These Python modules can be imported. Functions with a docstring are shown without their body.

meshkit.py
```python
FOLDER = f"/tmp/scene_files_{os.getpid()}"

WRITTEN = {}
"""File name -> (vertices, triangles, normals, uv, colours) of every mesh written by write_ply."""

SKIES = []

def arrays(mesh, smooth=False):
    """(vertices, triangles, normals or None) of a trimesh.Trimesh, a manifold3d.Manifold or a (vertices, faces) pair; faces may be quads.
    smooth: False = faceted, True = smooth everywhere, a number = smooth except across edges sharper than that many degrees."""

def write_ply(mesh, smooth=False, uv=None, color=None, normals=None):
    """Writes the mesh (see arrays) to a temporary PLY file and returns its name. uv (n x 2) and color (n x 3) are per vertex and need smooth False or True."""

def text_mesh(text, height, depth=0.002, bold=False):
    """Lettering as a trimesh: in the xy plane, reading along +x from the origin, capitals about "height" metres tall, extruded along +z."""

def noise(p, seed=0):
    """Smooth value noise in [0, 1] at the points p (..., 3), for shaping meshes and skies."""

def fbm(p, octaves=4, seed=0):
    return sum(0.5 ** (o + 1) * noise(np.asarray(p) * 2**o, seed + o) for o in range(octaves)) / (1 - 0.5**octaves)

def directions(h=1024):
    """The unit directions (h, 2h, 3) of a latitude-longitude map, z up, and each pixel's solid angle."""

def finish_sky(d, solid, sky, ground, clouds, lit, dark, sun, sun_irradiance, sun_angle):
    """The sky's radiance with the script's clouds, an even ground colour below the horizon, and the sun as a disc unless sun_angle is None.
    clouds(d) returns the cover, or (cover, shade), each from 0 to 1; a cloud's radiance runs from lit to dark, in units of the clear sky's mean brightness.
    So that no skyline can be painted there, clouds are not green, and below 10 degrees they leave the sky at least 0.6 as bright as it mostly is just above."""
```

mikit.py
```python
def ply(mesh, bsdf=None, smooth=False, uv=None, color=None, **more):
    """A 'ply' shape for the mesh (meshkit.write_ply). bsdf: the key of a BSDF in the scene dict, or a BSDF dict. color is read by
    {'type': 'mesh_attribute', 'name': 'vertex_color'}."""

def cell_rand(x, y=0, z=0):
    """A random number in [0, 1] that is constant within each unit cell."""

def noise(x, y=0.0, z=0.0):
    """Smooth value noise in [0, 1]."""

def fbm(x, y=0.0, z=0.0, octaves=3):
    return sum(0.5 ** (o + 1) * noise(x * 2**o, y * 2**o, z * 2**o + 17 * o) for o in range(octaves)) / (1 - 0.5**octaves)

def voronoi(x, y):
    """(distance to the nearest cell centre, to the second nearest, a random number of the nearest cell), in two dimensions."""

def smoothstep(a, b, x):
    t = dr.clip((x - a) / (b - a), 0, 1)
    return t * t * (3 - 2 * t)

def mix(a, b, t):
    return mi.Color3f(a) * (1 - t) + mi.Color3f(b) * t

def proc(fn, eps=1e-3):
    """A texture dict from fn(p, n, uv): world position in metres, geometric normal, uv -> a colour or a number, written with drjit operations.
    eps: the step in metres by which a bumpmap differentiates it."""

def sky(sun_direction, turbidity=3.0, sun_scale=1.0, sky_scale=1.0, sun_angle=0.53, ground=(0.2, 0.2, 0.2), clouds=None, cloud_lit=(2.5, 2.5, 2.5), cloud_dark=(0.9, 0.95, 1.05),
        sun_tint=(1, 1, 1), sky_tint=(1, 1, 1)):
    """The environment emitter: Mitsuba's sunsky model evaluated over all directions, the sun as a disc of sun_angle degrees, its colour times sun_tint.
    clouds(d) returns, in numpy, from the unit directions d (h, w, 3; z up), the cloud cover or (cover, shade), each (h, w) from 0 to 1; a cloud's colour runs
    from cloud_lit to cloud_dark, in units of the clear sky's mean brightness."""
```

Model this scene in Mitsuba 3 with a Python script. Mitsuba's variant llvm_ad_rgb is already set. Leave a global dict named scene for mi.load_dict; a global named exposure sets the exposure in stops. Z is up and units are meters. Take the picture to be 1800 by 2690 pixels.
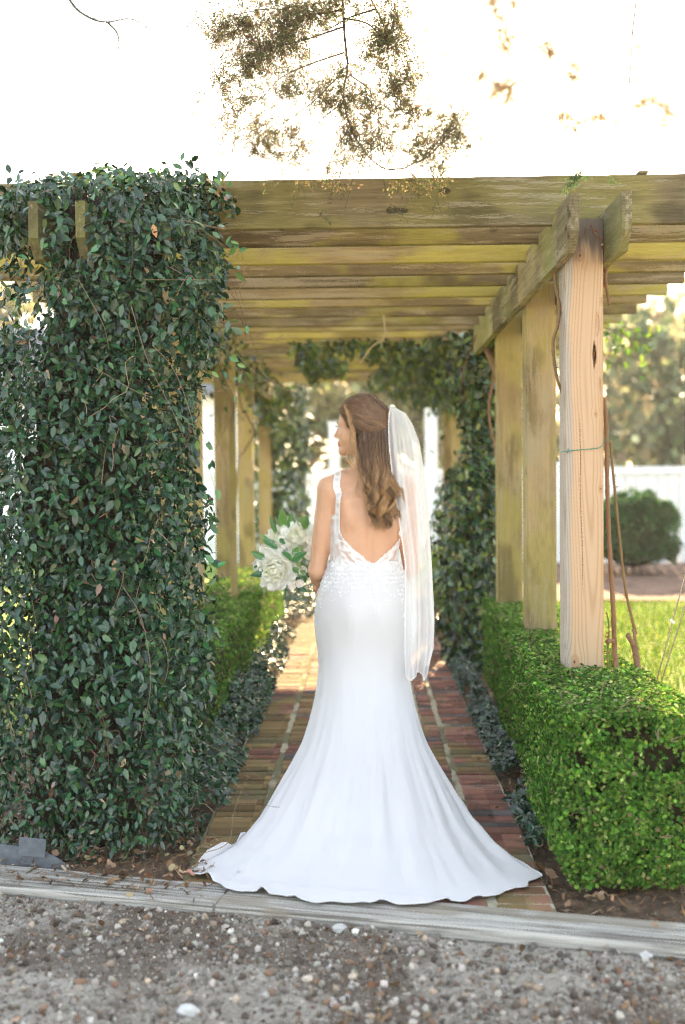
import math, random
import numpy as np, trimesh, manifold3d
import drjit as dr
import mitsuba as mi
import mikit, meshkit
from mikit import noise, fbm, voronoi, cell_rand, smoothstep, mix

T = mi.ScalarTransform4f
scene, labels = {}, {}
random.seed(7)

# ------------------------------------------------------------------ camera, sky, exposure
CAM_H, FOC, ROLL = 1.39, 3000.0, 0.0095          # eye height (m), focal length and roll measured on the 1800 x 2690 photograph
VY = 1245.0                                      # row of the horizon
FWD = np.array([-60 / FOC, 1, -100 / FOC]); FWD /= np.linalg.norm(FWD)
UP0 = np.array([math.sin(ROLL), 0, math.cos(ROLL)])
RIGHT = np.cross(FWD, UP0); RIGHT /= np.linalg.norm(RIGHT); UPV = np.cross(RIGHT, FWD)
scene['camera'] = {
    'type': 'thinlens', 'fov': math.degrees(2 * math.atan(900 / FOC)), 'fov_axis': 'x',
    'aperture_radius': 0.0135, 'focus_distance': 4.55, 'near_clip': 0.05, 'far_clip': 900.0,
    'to_world': T().look_at(origin=[0, 0, CAM_H], target=[float(FWD[0]), float(FWD[1]), float(CAM_H + FWD[2])], up=UP0.tolist()),
}
SUN_AZ, SUN_EL = math.radians(11.0), math.radians(24.0)
SUN = [math.sin(SUN_AZ) * math.cos(SUN_EL), math.cos(SUN_AZ) * math.cos(SUN_EL), math.sin(SUN_EL)]
scene['sky'] = mikit.sky(SUN, turbidity=3.5, sun_scale=1.0, sky_scale=1.0, sun_tint=(1.0, 0.93, 0.82), sky_tint=(1.21, 1.0, 0.85),
                         clouds=lambda d: (0.25 + 0.0 * d[..., 2], 0.35), cloud_lit=(1.6, 1.55, 1.5), cloud_dark=(1.1, 1.1, 1.1))
exposure = 4.7

# ------------------------------------------------------------------ helpers
def at(dx, dy, D):
    """Point at depth D seen at (dx, dy) of the 1568-pixel-wide view of the photograph on which things were measured."""
    d = FWD * FOC + RIGHT * (dx * 1.148 - 900) - UPV * (dy * 1.148 - 1345)
    return np.array([0, 0, CAM_H]) + d * (D / d[1])

used = set()
def fast_numbered(k):
    c = counts.get(k, -1) + 1; counts[k] = c
    k2 = k if c == 0 else f'{k}_{c:03d}'
    used.add(k2); return k2
counts = {}
def thing(name, label, cat, group=None, kind=None):
    k = fast_numbered(name)
    labels[k] = {'label': label, 'category': cat}
    if group: labels[k]['group'] = group
    if kind: labels[k]['kind'] = kind
    return k
def solo(name, shape, label, cat, group=None, kind=None):
    k = thing(name, label, cat, group, kind); scene[k] = shape; return k
def ground(name, shape):
    k = fast_numbered(name); scene[k] = shape; labels[k] = {'kind': 'structure', 'label': name.replace('_', ' ')}; return k
def part(parent, name, shape, label=None, kind=None, m=None):
    k = fast_numbered(parent + '__' + name)
    scene[k] = shape if m is None else {**shape, 'to_world': m}
    if label or kind:
        labels[k] = {}
        if label: labels[k]['label'] = label
        if kind: labels[k]['kind'] = kind
    return k
def mat4(a, b, c, p, s=1.0):
    m = np.eye(4); m[:3, 0], m[:3, 1], m[:3, 2], m[:3, 3] = np.array(a) * s, np.array(b) * s, np.array(c) * s, p
    return T(m.tolist())

def ref(k): return {'type': 'ref', 'id': k}
def unit(v):
    v = np.asarray(v, float); return v / np.maximum(np.linalg.norm(v, axis=-1, keepdims=True), 1e-9)

def cbox(x0, x1, y0, y1, z0, z1, c=0.004):
    """A box with chamfered edges."""
    p = []
    for sx in (0, 1):
        for sy in (0, 1):
            for sz in (0, 1):
                q = np.array([(x0, x1)[sx], (y0, y1)[sy], (z0, z1)[sz]], float)
                d = np.array([1 - 2 * sx, 1 - 2 * sy, 1 - 2 * sz]) * c
                for k in range(3):
                    e = d.copy(); e[k] = 0; p.append(q + e)
    return trimesh.convex.convex_hull(np.array(p))

def spline(pts, n=24):
    """Catmull-Rom through the points, n samples in all."""
    p = np.asarray(pts, float)
    if len(p) == 2: return p[0] + (p[1] - p[0]) * np.linspace(0, 1, n)[:, None]
    q = np.vstack([2 * p[0] - p[1], p, 2 * p[-1] - p[-2]])
    t = np.linspace(0, len(p) - 1 - 1e-9, n); i = t.astype(int); f = (t - i)[:, None]
    a, b, c, d = q[i], q[i + 1], q[i + 2], q[i + 3]
    return 0.5 * (2 * b + (c - a) * f + (2 * a - 5 * b + 4 * c - d) * f ** 2 + (3 * b - a - 3 * c + d) * f ** 3)

def tube(points, radii, sides=6, caps=True):
    p = np.asarray(points, float); n = len(p)
    t = unit(np.gradient(p, axis=0))
    a = np.zeros_like(p)
    u = np.cross(t[0], [0.3, 0.5, 0.81]); u /= np.linalg.norm(u) + 1e-12
    for i in range(n):
        u = u - t[i] * (u @ t[i]); u /= np.linalg.norm(u) + 1e-12; a[i] = u
    b = np.cross(t, a); ang = np.arange(sides) * 2 * np.pi / sides
    r = np.broadcast_to(np.asarray(radii, float), (n,))[:, None, None]
    v = p[:, None] + r * (np.cos(ang)[None, :, None] * a[:, None] + np.sin(ang)[None, :, None] * b[:, None])
    i, j = np.meshgrid(np.arange(n - 1), np.arange(sides), indexing='ij')
    q = np.stack([i * sides + j, i * sides + (j + 1) % sides, (i + 1) * sides + (j + 1) % sides, (i + 1) * sides + j], -1).reshape(-1, 4)
    f = np.vstack([q[:, [0, 1, 2]], q[:, [0, 2, 3]]]); v = v.reshape(-1, 3)
    if caps:
        k = len(v); v = np.vstack([v, p[0], p[-1]])
        j = np.arange(sides); o = (n - 1) * sides
        f = np.vstack([f, np.stack([j * 0 + k, (j + 1) % sides, j], 1), np.stack([j * 0 + k + 1, o + j, o + (j + 1) % sides], 1)])
    return v, f

def join(ms):
    """Joins (vertices, faces[, colours]) tuples."""
    vs, fs, cs, o = [], [], [], 0
    for m in ms:
        v, f = (m.vertices, m.faces) if hasattr(m, 'faces') else m[:2]
        vs.append(v); fs.append(np.asarray(f) + o); o += len(v)
        if isinstance(m, tuple) and len(m) > 2: cs.append(np.broadcast_to(m[2], (len(v), 3)))
    return (np.vstack(vs), np.vstack(fs)) + ((np.vstack(cs),) if cs else ())

# leaf outlines: x along the leaf, y across, z the leaf's upper side
LEAF = (np.array([[0, 0, 0], [.3, .23, .05], [.68, .19, .03], [1, 0, -.06], [.68, -.19, .03], [.3, -.23, .05], [.5, 0, -.015]]),
        np.array([[0, 6, 1], [1, 6, 2], [2, 6, 3], [0, 5, 6], [5, 4, 6], [4, 3, 6]]))
SMALL = (np.array([[0, 0, 0], [.3, .27, .06], [.75, .25, .06], [1, 0, 0], [.75, -.25, .06], [.3, -.27, .06]]),
         np.array([[0, 3, 1], [1, 3, 2], [0, 5, 3], [5, 4, 3]]))
BLADE = (np.array([[0, 0, 0], [.4, .16, 0], [1, 0, 0], [.4, -.16, 0]]), np.array([[0, 2, 1], [0, 3, 2]]))
SHEET = (np.array([[0, 0, 0], [.2, .42, .05], [.75, .45, .03], [1, .05, -.04], [.8, -.4, .06], [.25, -.45, .0], [.5, 0, .0]]),
         np.array([[6, 1, 0], [6, 2, 1], [6, 3, 2], [6, 4, 3], [6, 5, 4], [6, 0, 5]]))

def frames(rng, normal, along, wild_n=0.5, wild_a=0.6):
    """Leaf axes: c near the normal, a near the given direction."""
    n = len(normal)
    c = unit(unit(normal) + rng.normal(size=(n, 3)) * wild_n)
    a = unit(np.broadcast_to(along, (n, 3)) + rng.normal(size=(n, 3)) * wild_a)
    a = unit(a - c * (a * c).sum(1, keepdims=True))
    return a, np.cross(c, a), c

def scatter(template, p, a, b, c, size, width=1.0, color=None):
    """One mesh of many leaves."""
    tv, tf = template; n, m = len(p), len(tv)
    s = np.broadcast_to(np.asarray(size, float), (n,))[:, None, None]
    w = np.broadcast_to(np.asarray(width, float), (n,))[:, None, None]
    v = p[:, None] + s * (tv[None, :, :1] * a[:, None] + w * tv[None, :, 1:2] * b[:, None] + tv[None, :, 2:] * c[:, None])
    f = (tf[None] + (np.arange(n) * m)[:, None, None]).reshape(-1, 3)
    out = (v.reshape(-1, 3), f)
    return out + (np.repeat(color, m, axis=0),) if color is not None else out

def tint(rng, n, cols, weights=None, spread=0.25, hue=0.08):
    """Per-leaf colours: a pick of the given colours, each a little brighter or darker."""
    cols = np.array(cols, float); i = rng.choice(len(cols), n, p=weights)
    return np.clip(cols[i] * np.exp(rng.normal(size=(n, 1)) * spread) * np.exp(rng.normal(size=(n, 3)) * hue), 0.002, 0.95)

def cply(m, bsdf, smooth=True):
    """A shape from (vertices, faces, colours)."""
    return mikit.ply((m[0], m[1]), bsdf, smooth=smooth, color=m[2])

def surface_nets(fn, lo, hi, h):
    """Mesh of the zero level of a vectorised signed distance function."""
    lo, hi = np.array(lo, float), np.array(hi, float)
    n = np.ceil((hi - lo) / h).astype(int) + 1
    ax = [lo[k] + np.arange(n[k]) * h for k in range(3)]
    P = np.stack(np.meshgrid(*ax, indexing='ij'), -1).reshape(-1, 3)
    D = np.concatenate([fn(q) for q in np.array_split(P, max(1, len(P) // 200000))]).reshape(n)
    S = D < 0
    acc, cnt = np.zeros((*(n - 1), 3)), np.zeros(n - 1)
    I = np.stack(np.meshgrid(*[np.arange(k - 1) for k in n], indexing='ij'), -1)
    cor = [(i, j, k) for i in (0, 1) for j in (0, 1) for k in (0, 1)]
    sl = lambda A, c: A[c[0]:n[0] - 1 + c[0], c[1]:n[1] - 1 + c[1], c[2]:n[2] - 1 + c[2]]
    for c0 in cor:
        for k in range(3):
            if c0[k]: continue
            c1 = tuple(1 if j == k else c0[j] for j in range(3))
            d0, d1 = sl(D, c0), sl(D, c1); x = (d0 < 0) != (d1 < 0)
            t = np.where(x, d0 / np.where(x, d0 - d1, 1), 0)
            for j in range(3):
                acc[..., j] += np.where(x, c0[j] + (t if j == k else 0), 0)
            cnt += x
    on = cnt > 0
    vid = -np.ones(n - 1, int); vid[on] = np.arange(on.sum())
    V = lo + h * (I[on] + acc[on] / cnt[on][:, None])
    F = []
    for k in range(3):
        a, b = (k + 1) % 3, (k + 2) % 3
        s0 = np.take(S, np.arange(n[k] - 1), k); s1 = np.take(S, np.arange(1, n[k]), k)
        e = np.argwhere(s0 != s1)
        ok = (e[:, a] > 0) & (e[:, b] > 0) & (e[:, a] < n[a] - 1) & (e[:, b] < n[b] - 1); e = e[ok]
        ins = s0[tuple(e.T)]
        def g(da, db):
            q = e.copy(); q[:, a] -= da; q[:, b] -= db; return vid[tuple(q.T)]
        q = np.stack([g(1, 1), g(0, 1), g(0, 0), g(1, 0)], 1)
        q[~ins] = q[~ins][:, ::-1]; F.append(q)
    F = np.vstack(F)
    return trimesh.Trimesh(V, np.vstack([F[:, [0, 1, 2]], F[:, [0, 2, 3]]]), process=False)
# ------------------------------------------------------------------ materials
def mat(k, d): scene[k] = d; return k
def pr(color, rough=0.6, **more): return {'type': 'principled', 'base_color': color if isinstance(color, dict) else {'type': 'rgb', 'value': list(color)}, 'roughness': rough, 'specular': more.pop('specular', 0.3), **more}
VC = {'type': 'mesh_attribute', 'name': 'vertex_color'}
def leafmat(k, rough, trans, spec=0.5):
    mat(k, {'type': 'principledthin', 'base_color': VC, 'roughness': rough, 'diff_trans': trans, 'eta': 1.5, 'spec_trans': 0.0})
def bumped(d, fn, scale=1.0, eps=1e-3): return {'type': 'bumpmap', 'texture': mikit.proc(fn, eps), 'scale': scale, 'bsdf': d}

def grain(u, v, w):
    """Growth rings cut by a face: u along the grain (metres), v and w across."""
    bend = (fbm(u * 1.3, v * 6, w * 6, 2) - 0.5) * 0.05
    r = dr.sqrt(dr.square(v + bend) + dr.square(w + 0.05 + bend * 0.5))
    ring = 0.5 + 0.5 * dr.sin(r * 520 + fbm(u * 2, v * 15, w * 15, 2) * 7)
    fine = noise(u * 12, v * 420, w * 420)
    return ring, fine

def old_wood(axis, dark, light, green, seed, green_amt, pale_c=(0.33, 0.29, 0.20)):
    def uvw(p):
        q = [p.x, p.y, p.z]
        return (q[axis], *(q[(axis + k) % 3] for k in (1, 2)))
    def col(p, n, uv):
        u, v, w = uvw(p)
        s = dr.floor((p.y - 4.69) / 0.376) if axis == 0 else dr.floor(p.y / 1.15)
        tone = cell_rand(s, 3.0, seed)
        u = u + s * 3.7 + seed; v = v + s * 0.37
        wav = (fbm(u * 2.2, v * 9, s, 2) - 0.5) * 0.030
        ring = 0.5 + 0.5 * dr.sin((v + wav) * 620 + fbm(u * 1.2, v * 6, w * 6, 2) * 9)
        streak = fbm(u * 2.4, (v + wav) * 70, w * 70 + s * 3, 3)
        fine = noise(u * 26, v * 480, w * 480)
        c = mix(dark, light, dr.clip(0.34 + (streak - 0.5) * 0.75 + 0.16 * (ring - 0.5) + 0.26 * (fine - 0.5) + 0.9 * (fbm(u * 2.1 + 3, v * 3 + s, w, 3) - 0.5), 0, 1))
        c = c * (0.55 + 0.95 * tone)
        blot = fbm(u * 3.0, v * 4 + s, w * 4 + seed, 4) + 0.16 * (tone - 0.5)
        c = mix(c, mi.Color3f(green) * (0.65 + 0.5 * fine + 0.3 * tone), smoothstep(0.42, 0.62, blot) * green_amt)
        dk = fbm(u * 2.3 + 19, v * 5 + s, w * 5, 4)
        c = mix(c, mi.Color3f(dark) * (0.5 + 0.5 * fine), smoothstep(0.55, 0.68, dk) * 0.65)
        kn = fbm(u * 9 + 9, v * 13, w * 13 + s, 2)
        c = mix(c, mi.Color3f(dark) * 0.4, smoothstep(0.80, 0.86, kn) * 0.8)
        pale = fbm(u * 5 + 31, v * 60, w * 60 + s * 2, 4) * 0.55 + 0.45 * fbm(u * 2.6 + 7, v * 6 + s, w * 6, 3) + 0.16 * (noise(u * 60, v * 420, w * 420) - 0.5)
        c = mix(c, mi.Color3f(pale_c), smoothstep(0.51, 0.65, pale) * 0.65)
        return c
    def hgt(p, n, uv):
        u, v, w = uvw(p)
        return noise(u * 8, v * 240, w * 240) * 0.5 + fbm(u * 1.6, v * 40, w * 40, 2)
    return bumped(pr(mikit.proc(col), 0.8, specular=0.2), hgt, 0.0022, 2e-3)

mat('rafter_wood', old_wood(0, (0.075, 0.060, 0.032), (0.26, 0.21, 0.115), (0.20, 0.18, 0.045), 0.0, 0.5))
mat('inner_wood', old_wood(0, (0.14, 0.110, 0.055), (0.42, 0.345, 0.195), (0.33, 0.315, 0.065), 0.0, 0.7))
mat('beam_wood', old_wood(1, (0.10, 0.08, 0.045), (0.28, 0.25, 0.15), (0.19, 0.20, 0.065), 4.0, 0.6))
mat('post_wood', old_wood(2, (0.15, 0.115, 0.055), (0.41, 0.315, 0.185), (0.27, 0.24, 0.07), 8.0, 0.62))

KNOTS = [(0.868, 2.255, 0.017), (0.842, 0.62, 0.020), (0.95, 1.32, 0.011), (0.93, 1.62, 0.008)]   # knots of the pale post, x z radius
def pale_post(p, n, uv):
    x, z = mi.Float(p.x), mi.Float(p.z)
    pull = mi.Float(0); near = mi.Float(9)
    for kx, kz, r in KNOTS:
        d = dr.sqrt(dr.square((x - kx) / r) + dr.square((z - kz) / (r * 1.5)))
        pull += (x - kx) * 1.4 * dr.exp(-dr.square(d) * 0.25); near = dr.minimum(near, d)
    wav = (fbm(z * 1.1, 3.1, 0, 3) - 0.5) * 0.05
    xc = x - 0.90 + wav - pull * 0.6
    arch = dr.sqrt(dr.square(xc) * 1.0 + dr.square(0.018 + 0.018 * dr.sin(z * 2.3 + 0.4)) + dr.square(p.y - 4.65) * 0.6)
    ph = arch * 610 + fbm(z * 1.5, x * 8, 0, 2) * 5
    ring = dr.power(0.5 + 0.5 * dr.sin(ph), 3.0)
    kring = 0.5 + 0.5 * dr.sin(near * 9)
    c = mix((0.53, 0.375, 0.245), (0.40, 0.245, 0.135), ring * 0.62 + 0.12 * noise(z * 10, x * 400, p.y * 400))
    c = mix(c, (0.42, 0.24, 0.12), smoothstep(1.25, 0.7, near) * (0.45 + 0.4 * kring))
    c = mix(c, (0.10, 0.06, 0.035), smoothstep(0.28, 0.12, near))
    grey = smoothstep(0.838, 0.826, x + (fbm(z * 5, 1, 2, 3) - 0.5) * 0.02)
    c = mix(c, mix((0.37, 0.34, 0.30), (0.29, 0.25, 0.21), ring), grey * 0.85)
    edge = smoothstep(0.945, 0.962, x + (fbm(z * 3, 5, 1, 2) - 0.5) * 0.03)
    c = mix(c, (0.43, 0.25, 0.10), edge * 0.5)
    crack = dr.abs(x - 0.868 - 0.010 * dr.sin(z * 1.7 + 1) - 0.004 * noise(z * 9, 2, 0)) + smoothstep(1.55, 1.85, z) * 0.01 + smoothstep(1.0, 0.7, z) * 0.004
    c = mix(c, (0.16, 0.09, 0.05), smoothstep(0.0022, 0.0006, crack) * 0.9)
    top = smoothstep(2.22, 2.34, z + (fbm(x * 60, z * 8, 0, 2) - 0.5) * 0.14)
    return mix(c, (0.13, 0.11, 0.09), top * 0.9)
def pale_h(p, n, uv): return noise(p.z * 6, p.x * 260, p.y * 260)
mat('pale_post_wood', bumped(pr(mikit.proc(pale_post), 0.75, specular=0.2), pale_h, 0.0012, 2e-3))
mat('rotten_wood', pr(mikit.proc(lambda p, n, uv: mix((0.30, 0.15, 0.05), (0.035, 0.018, 0.01), smoothstep(0.35, 0.6, fbm(p.x * 90, p.y * 60, p.z * 22, 3)))), 0.9))

def sleeper(p, n, uv):
    t = p.y + 0.236 * p.x; l = p.x
    f = fbm(l * 2.2, t * 60, p.z * 60, 3); g = noise(l * 14, t * 330, p.z * 330)
    c = mix((0.19, 0.172, 0.148), (0.47, 0.445, 0.395), smoothstep(0.3, 0.7, f * 0.7 + g * 0.35))
    crack = smoothstep(0.60, 0.66, fbm(l * 1.2 + 4, t * 95, p.z * 95, 2))
    c = mix(c, (0.10, 0.085, 0.07), crack * 0.8)
    return mix(c, (0.24, 0.20, 0.15), smoothstep(0.55, 0.7, fbm(l * 5, t * 9, 1, 3)) * 0.6)
mat('sleeper_wood', bumped(pr(mikit.proc(sleeper), 0.85, specular=0.15), lambda p, n, uv: noise(p.x * 10, (p.y + 0.236 * p.x) * 260, p.z * 260) * 0.5 + fbm(p.x * 2, (p.y + 0.236 * p.x) * 60, 0, 2), 0.003, 2e-3))

def brick_col(a, b):
    def f(p, n, uv):
        half = ((p.x > -.418) & (p.x < -.318)) | ((p.x > .294) & (p.x < .394)) | ((p.x > -.108) & (p.x < .084))
        r = cell_rand(dr.floor((p.y - 3.62) / .0785 + dr.select(half, mi.Float(0.0), mi.Float(0.5))), dr.floor(p.x * 5.1 + .4), 3)
        c = mix(a, b, 0.45 * fbm(p.x * 35, p.y * 35, p.z * 9, 3) + 0.55 * r) * (0.72 + 0.5 * r)
        c = mix(c, mi.Color3f(0.08, 0.065, 0.055), smoothstep(0.55, 0.72, fbm(p.x * 14 + 7, p.y * 14, 2, 4)) * 0.65)
        moss = smoothstep(0.43, 0.62, fbm(p.x * 4.5, p.y * 3.0, 5, 4) + 0.20 * smoothstep(-0.22, -0.5, p.x) - 0.13 * smoothstep(-0.3, 0.2, p.x) - 0.16 * smoothstep(6.5, 8.5, p.y))
        return mix(c, mi.Color3f(0.175, 0.150, 0.050) * (0.65 + 0.7 * r), moss * 0.62)
    return bumped(pr(mikit.proc(f), 0.8, specular=0.25), lambda p, n, uv: fbm(p.x * 120, p.y * 120, 0, 3), 0.0035, 1.5e-3)
BRICKS = [mat('brick_red', brick_col((0.19, 0.074, 0.053), (0.28, 0.135, 0.10))), mat('brick_brown', brick_col((0.155, 0.068, 0.052), (0.24, 0.115, 0.088))),
          mat('brick_rose', brick_col((0.225, 0.105, 0.08), (0.30, 0.16, 0.125))), mat('brick_grey', brick_col((0.085, 0.075, 0.075), (0.15, 0.12, 0.115)))]
def mortar(p, n, uv):
    c = mix((0.30, 0.27, 0.19), (0.46, 0.42, 0.31), fbm(p.x * 40, p.y * 40, 0, 3))
    return mix(c, (0.07, 0.075, 0.028), smoothstep(0.46, 0.62, fbm(p.x * 9, p.y * 5, 3, 3) + 0.14 * smoothstep(0.1, -0.5, p.x)) * 0.7)
mat('mortar', bumped(pr(mikit.proc(mortar), 0.95, specular=0.1), lambda p, n, uv: fbm(p.x * 90, p.y * 90, 0, 3), 0.006, 2e-3))

def gravel_col(p, n, uv):
    d1, d2, r = voronoi(p.x * 210, p.y * 210)
    e1, e2, q = voronoi(p.x * 75 + 5, p.y * 75)
    c = mix((0.115, 0.096, 0.078), (0.37, 0.335, 0.29), r * 0.75 + 0.2 * fbm(p.x * 9, p.y * 9, 0, 3))
    c = mix(c, mix((0.22, 0.19, 0.16), (0.50, 0.47, 0.43), q), smoothstep(0.30, 0.25, e1) * (q > 0.45))
    sand = smoothstep(0.44, 0.60, fbm(p.x * 1.7 + 2, p.y * 2.4 + 1, 0, 4))
    c = mix(c, mix((0.31, 0.28, 0.245), (0.39, 0.36, 0.315), noise(p.x * 300, p.y * 300)), sand * 0.75)
    return mix(c, mi.Color3f(0.085, 0.06, 0.045), smoothstep(0.52, 0.68, fbm(p.x * 3 + 8, p.y * 3, 4, 4)) * 0.75) * mi.Color3f(1.02, 1.0, 0.95)
def gravel_h(p, n, uv):
    d1, d2, r = voronoi(p.x * 170, p.y * 170)
    return (1 - d1) * 0.6 + 0.8 * fbm(p.x * 30, p.y * 30, 0, 3)
mat('gravel_earth', bumped(pr(mikit.proc(gravel_col), 0.9, specular=0.2), gravel_h, 0.006, 1e-3))
def soil_col(p, n, uv):
    c = mix((0.035, 0.024, 0.017), (0.16, 0.115, 0.08), fbm(p.x * 26, p.y * 26, 0, 4))
    return mix(c, mi.Color3f(0.20, 0.13, 0.075), smoothstep(0.58, 0.68, fbm(p.x * 60, p.y * 24, 3, 3)) * 0.6)
mat('soil', bumped(pr(mikit.proc(soil_col), 0.95, specular=0.1), lambda p, n, uv: fbm(p.x * 50, p.y * 50, 0, 4), 0.02, 2e-3))
mat('mulch', pr(mikit.proc(lambda p, n, uv: mix((0.07, 0.04, 0.028), (0.22, 0.14, 0.10), fbm(p.x * 9, p.y * 9, 0, 4))), 0.95))
mat('turf', pr(mikit.proc(lambda p, n, uv: mix((0.07, 0.13, 0.02), (0.19, 0.24, 0.045), fbm(p.x * 5, p.y * 5, 0, 4))), 0.9))
mat('far_earth', pr(mikit.proc(lambda p, n, uv: mix((0.10, 0.11, 0.045), (0.22, 0.19, 0.10), fbm(p.x * 0.4, p.y * 0.4, 0, 3))), 0.95))
mat('stone_mat', bumped(pr(VC, 0.75, specular=0.3), lambda p, n, uv: fbm(p.x * 220, p.y * 220, p.z * 220, 3), 0.002, 1e-3))
mat('dry_mat', {'type': 'principledthin', 'base_color': VC, 'roughness': 0.7, 'diff_trans': 0.5, 'eta': 1.3})
mat('vine_leaf', {'type': 'twosided', 'b': {'type': 'principled', 'base_color': VC, 'roughness': 0.30, 'specular': 0.6, 'clearcoat': 0.25, 'clearcoat_gloss': 0.9}})
leafmat('box_leaf', 0.25, 0.75)
leafmat('cedar_leaf', 0.5, 1.1)
leafmat('far_leaf', 0.55, 1.2)
mat('petal', {'type': 'twosided', 'b': pr(VC, 0.7, specular=0.2, sheen=0.3)})
mat('bark', bumped(pr(VC, 0.85, specular=0.2), lambda p, n, uv: fbm(p.x * 160, p.y * 160, p.z * 40, 3), 0.003, 1e-3))
mat('bark_plain', pr(VC, 0.85, specular=0.2))
mat('white_vinyl', pr((0.80, 0.80, 0.80), 0.45, specular=0.4))
mat('white_siding', pr((0.78, 0.79, 0.80), 0.6))
mat('roof_grey', pr((0.16, 0.16, 0.17), 0.8))
mat('window_glass', pr((0.05, 0.06, 0.07), 0.08, specular=0.8))
mat('wire_green', pr((0.06, 0.22, 0.17), 0.5))
mat('steel', {'type': 'roughconductor', 'alpha': 0.3, 'specular_reflectance': {'type': 'rgb', 'value': [0.45, 0.4, 0.36]}})
mat('grey_edge', bumped(pr(mikit.proc(lambda p, n, uv: mix((0.085, 0.095, 0.11), (0.17, 0.185, 0.20), fbm(p.x * 60, p.y * 60, p.z * 60, 4))), 0.8), lambda p, n, uv: noise(p.x * 500, p.y * 500, p.z * 500), 0.001, 5e-4))
# ------------------------------------------------------------------ ground
def sheet(x0, x1, y0, y1, nx, ny, zf):
    X, Y = np.meshgrid(np.linspace(x0, x1, nx), np.linspace(y0, y1, ny), indexing='ij')
    v = np.stack([X, Y, zf(X, Y)], -1).reshape(-1, 3)
    i, j = np.meshgrid(np.arange(nx - 1), np.arange(ny - 1), indexing='ij')
    a = i * ny + j
    q = np.stack([a, a + ny, a + ny + 1, a + 1], -1).reshape(-1, 4)
    return v, np.vstack([q[:, [0, 1, 2]], q[:, [0, 2, 3]]])
def n3(X, Y, s, seed=0, o=3): return meshkit.fbm(np.stack([X * s, Y * s, 0 * X + seed], -1), o, seed)
TIE = lambda x: 3.505 - 0.236 * x          # front top edge of the timber step
ground('ground', mikit.ply(sheet(-120, 120, -55, 125, 3, 3, lambda X, Y: 0 * X - 0.16), 'far_earth'))
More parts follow.
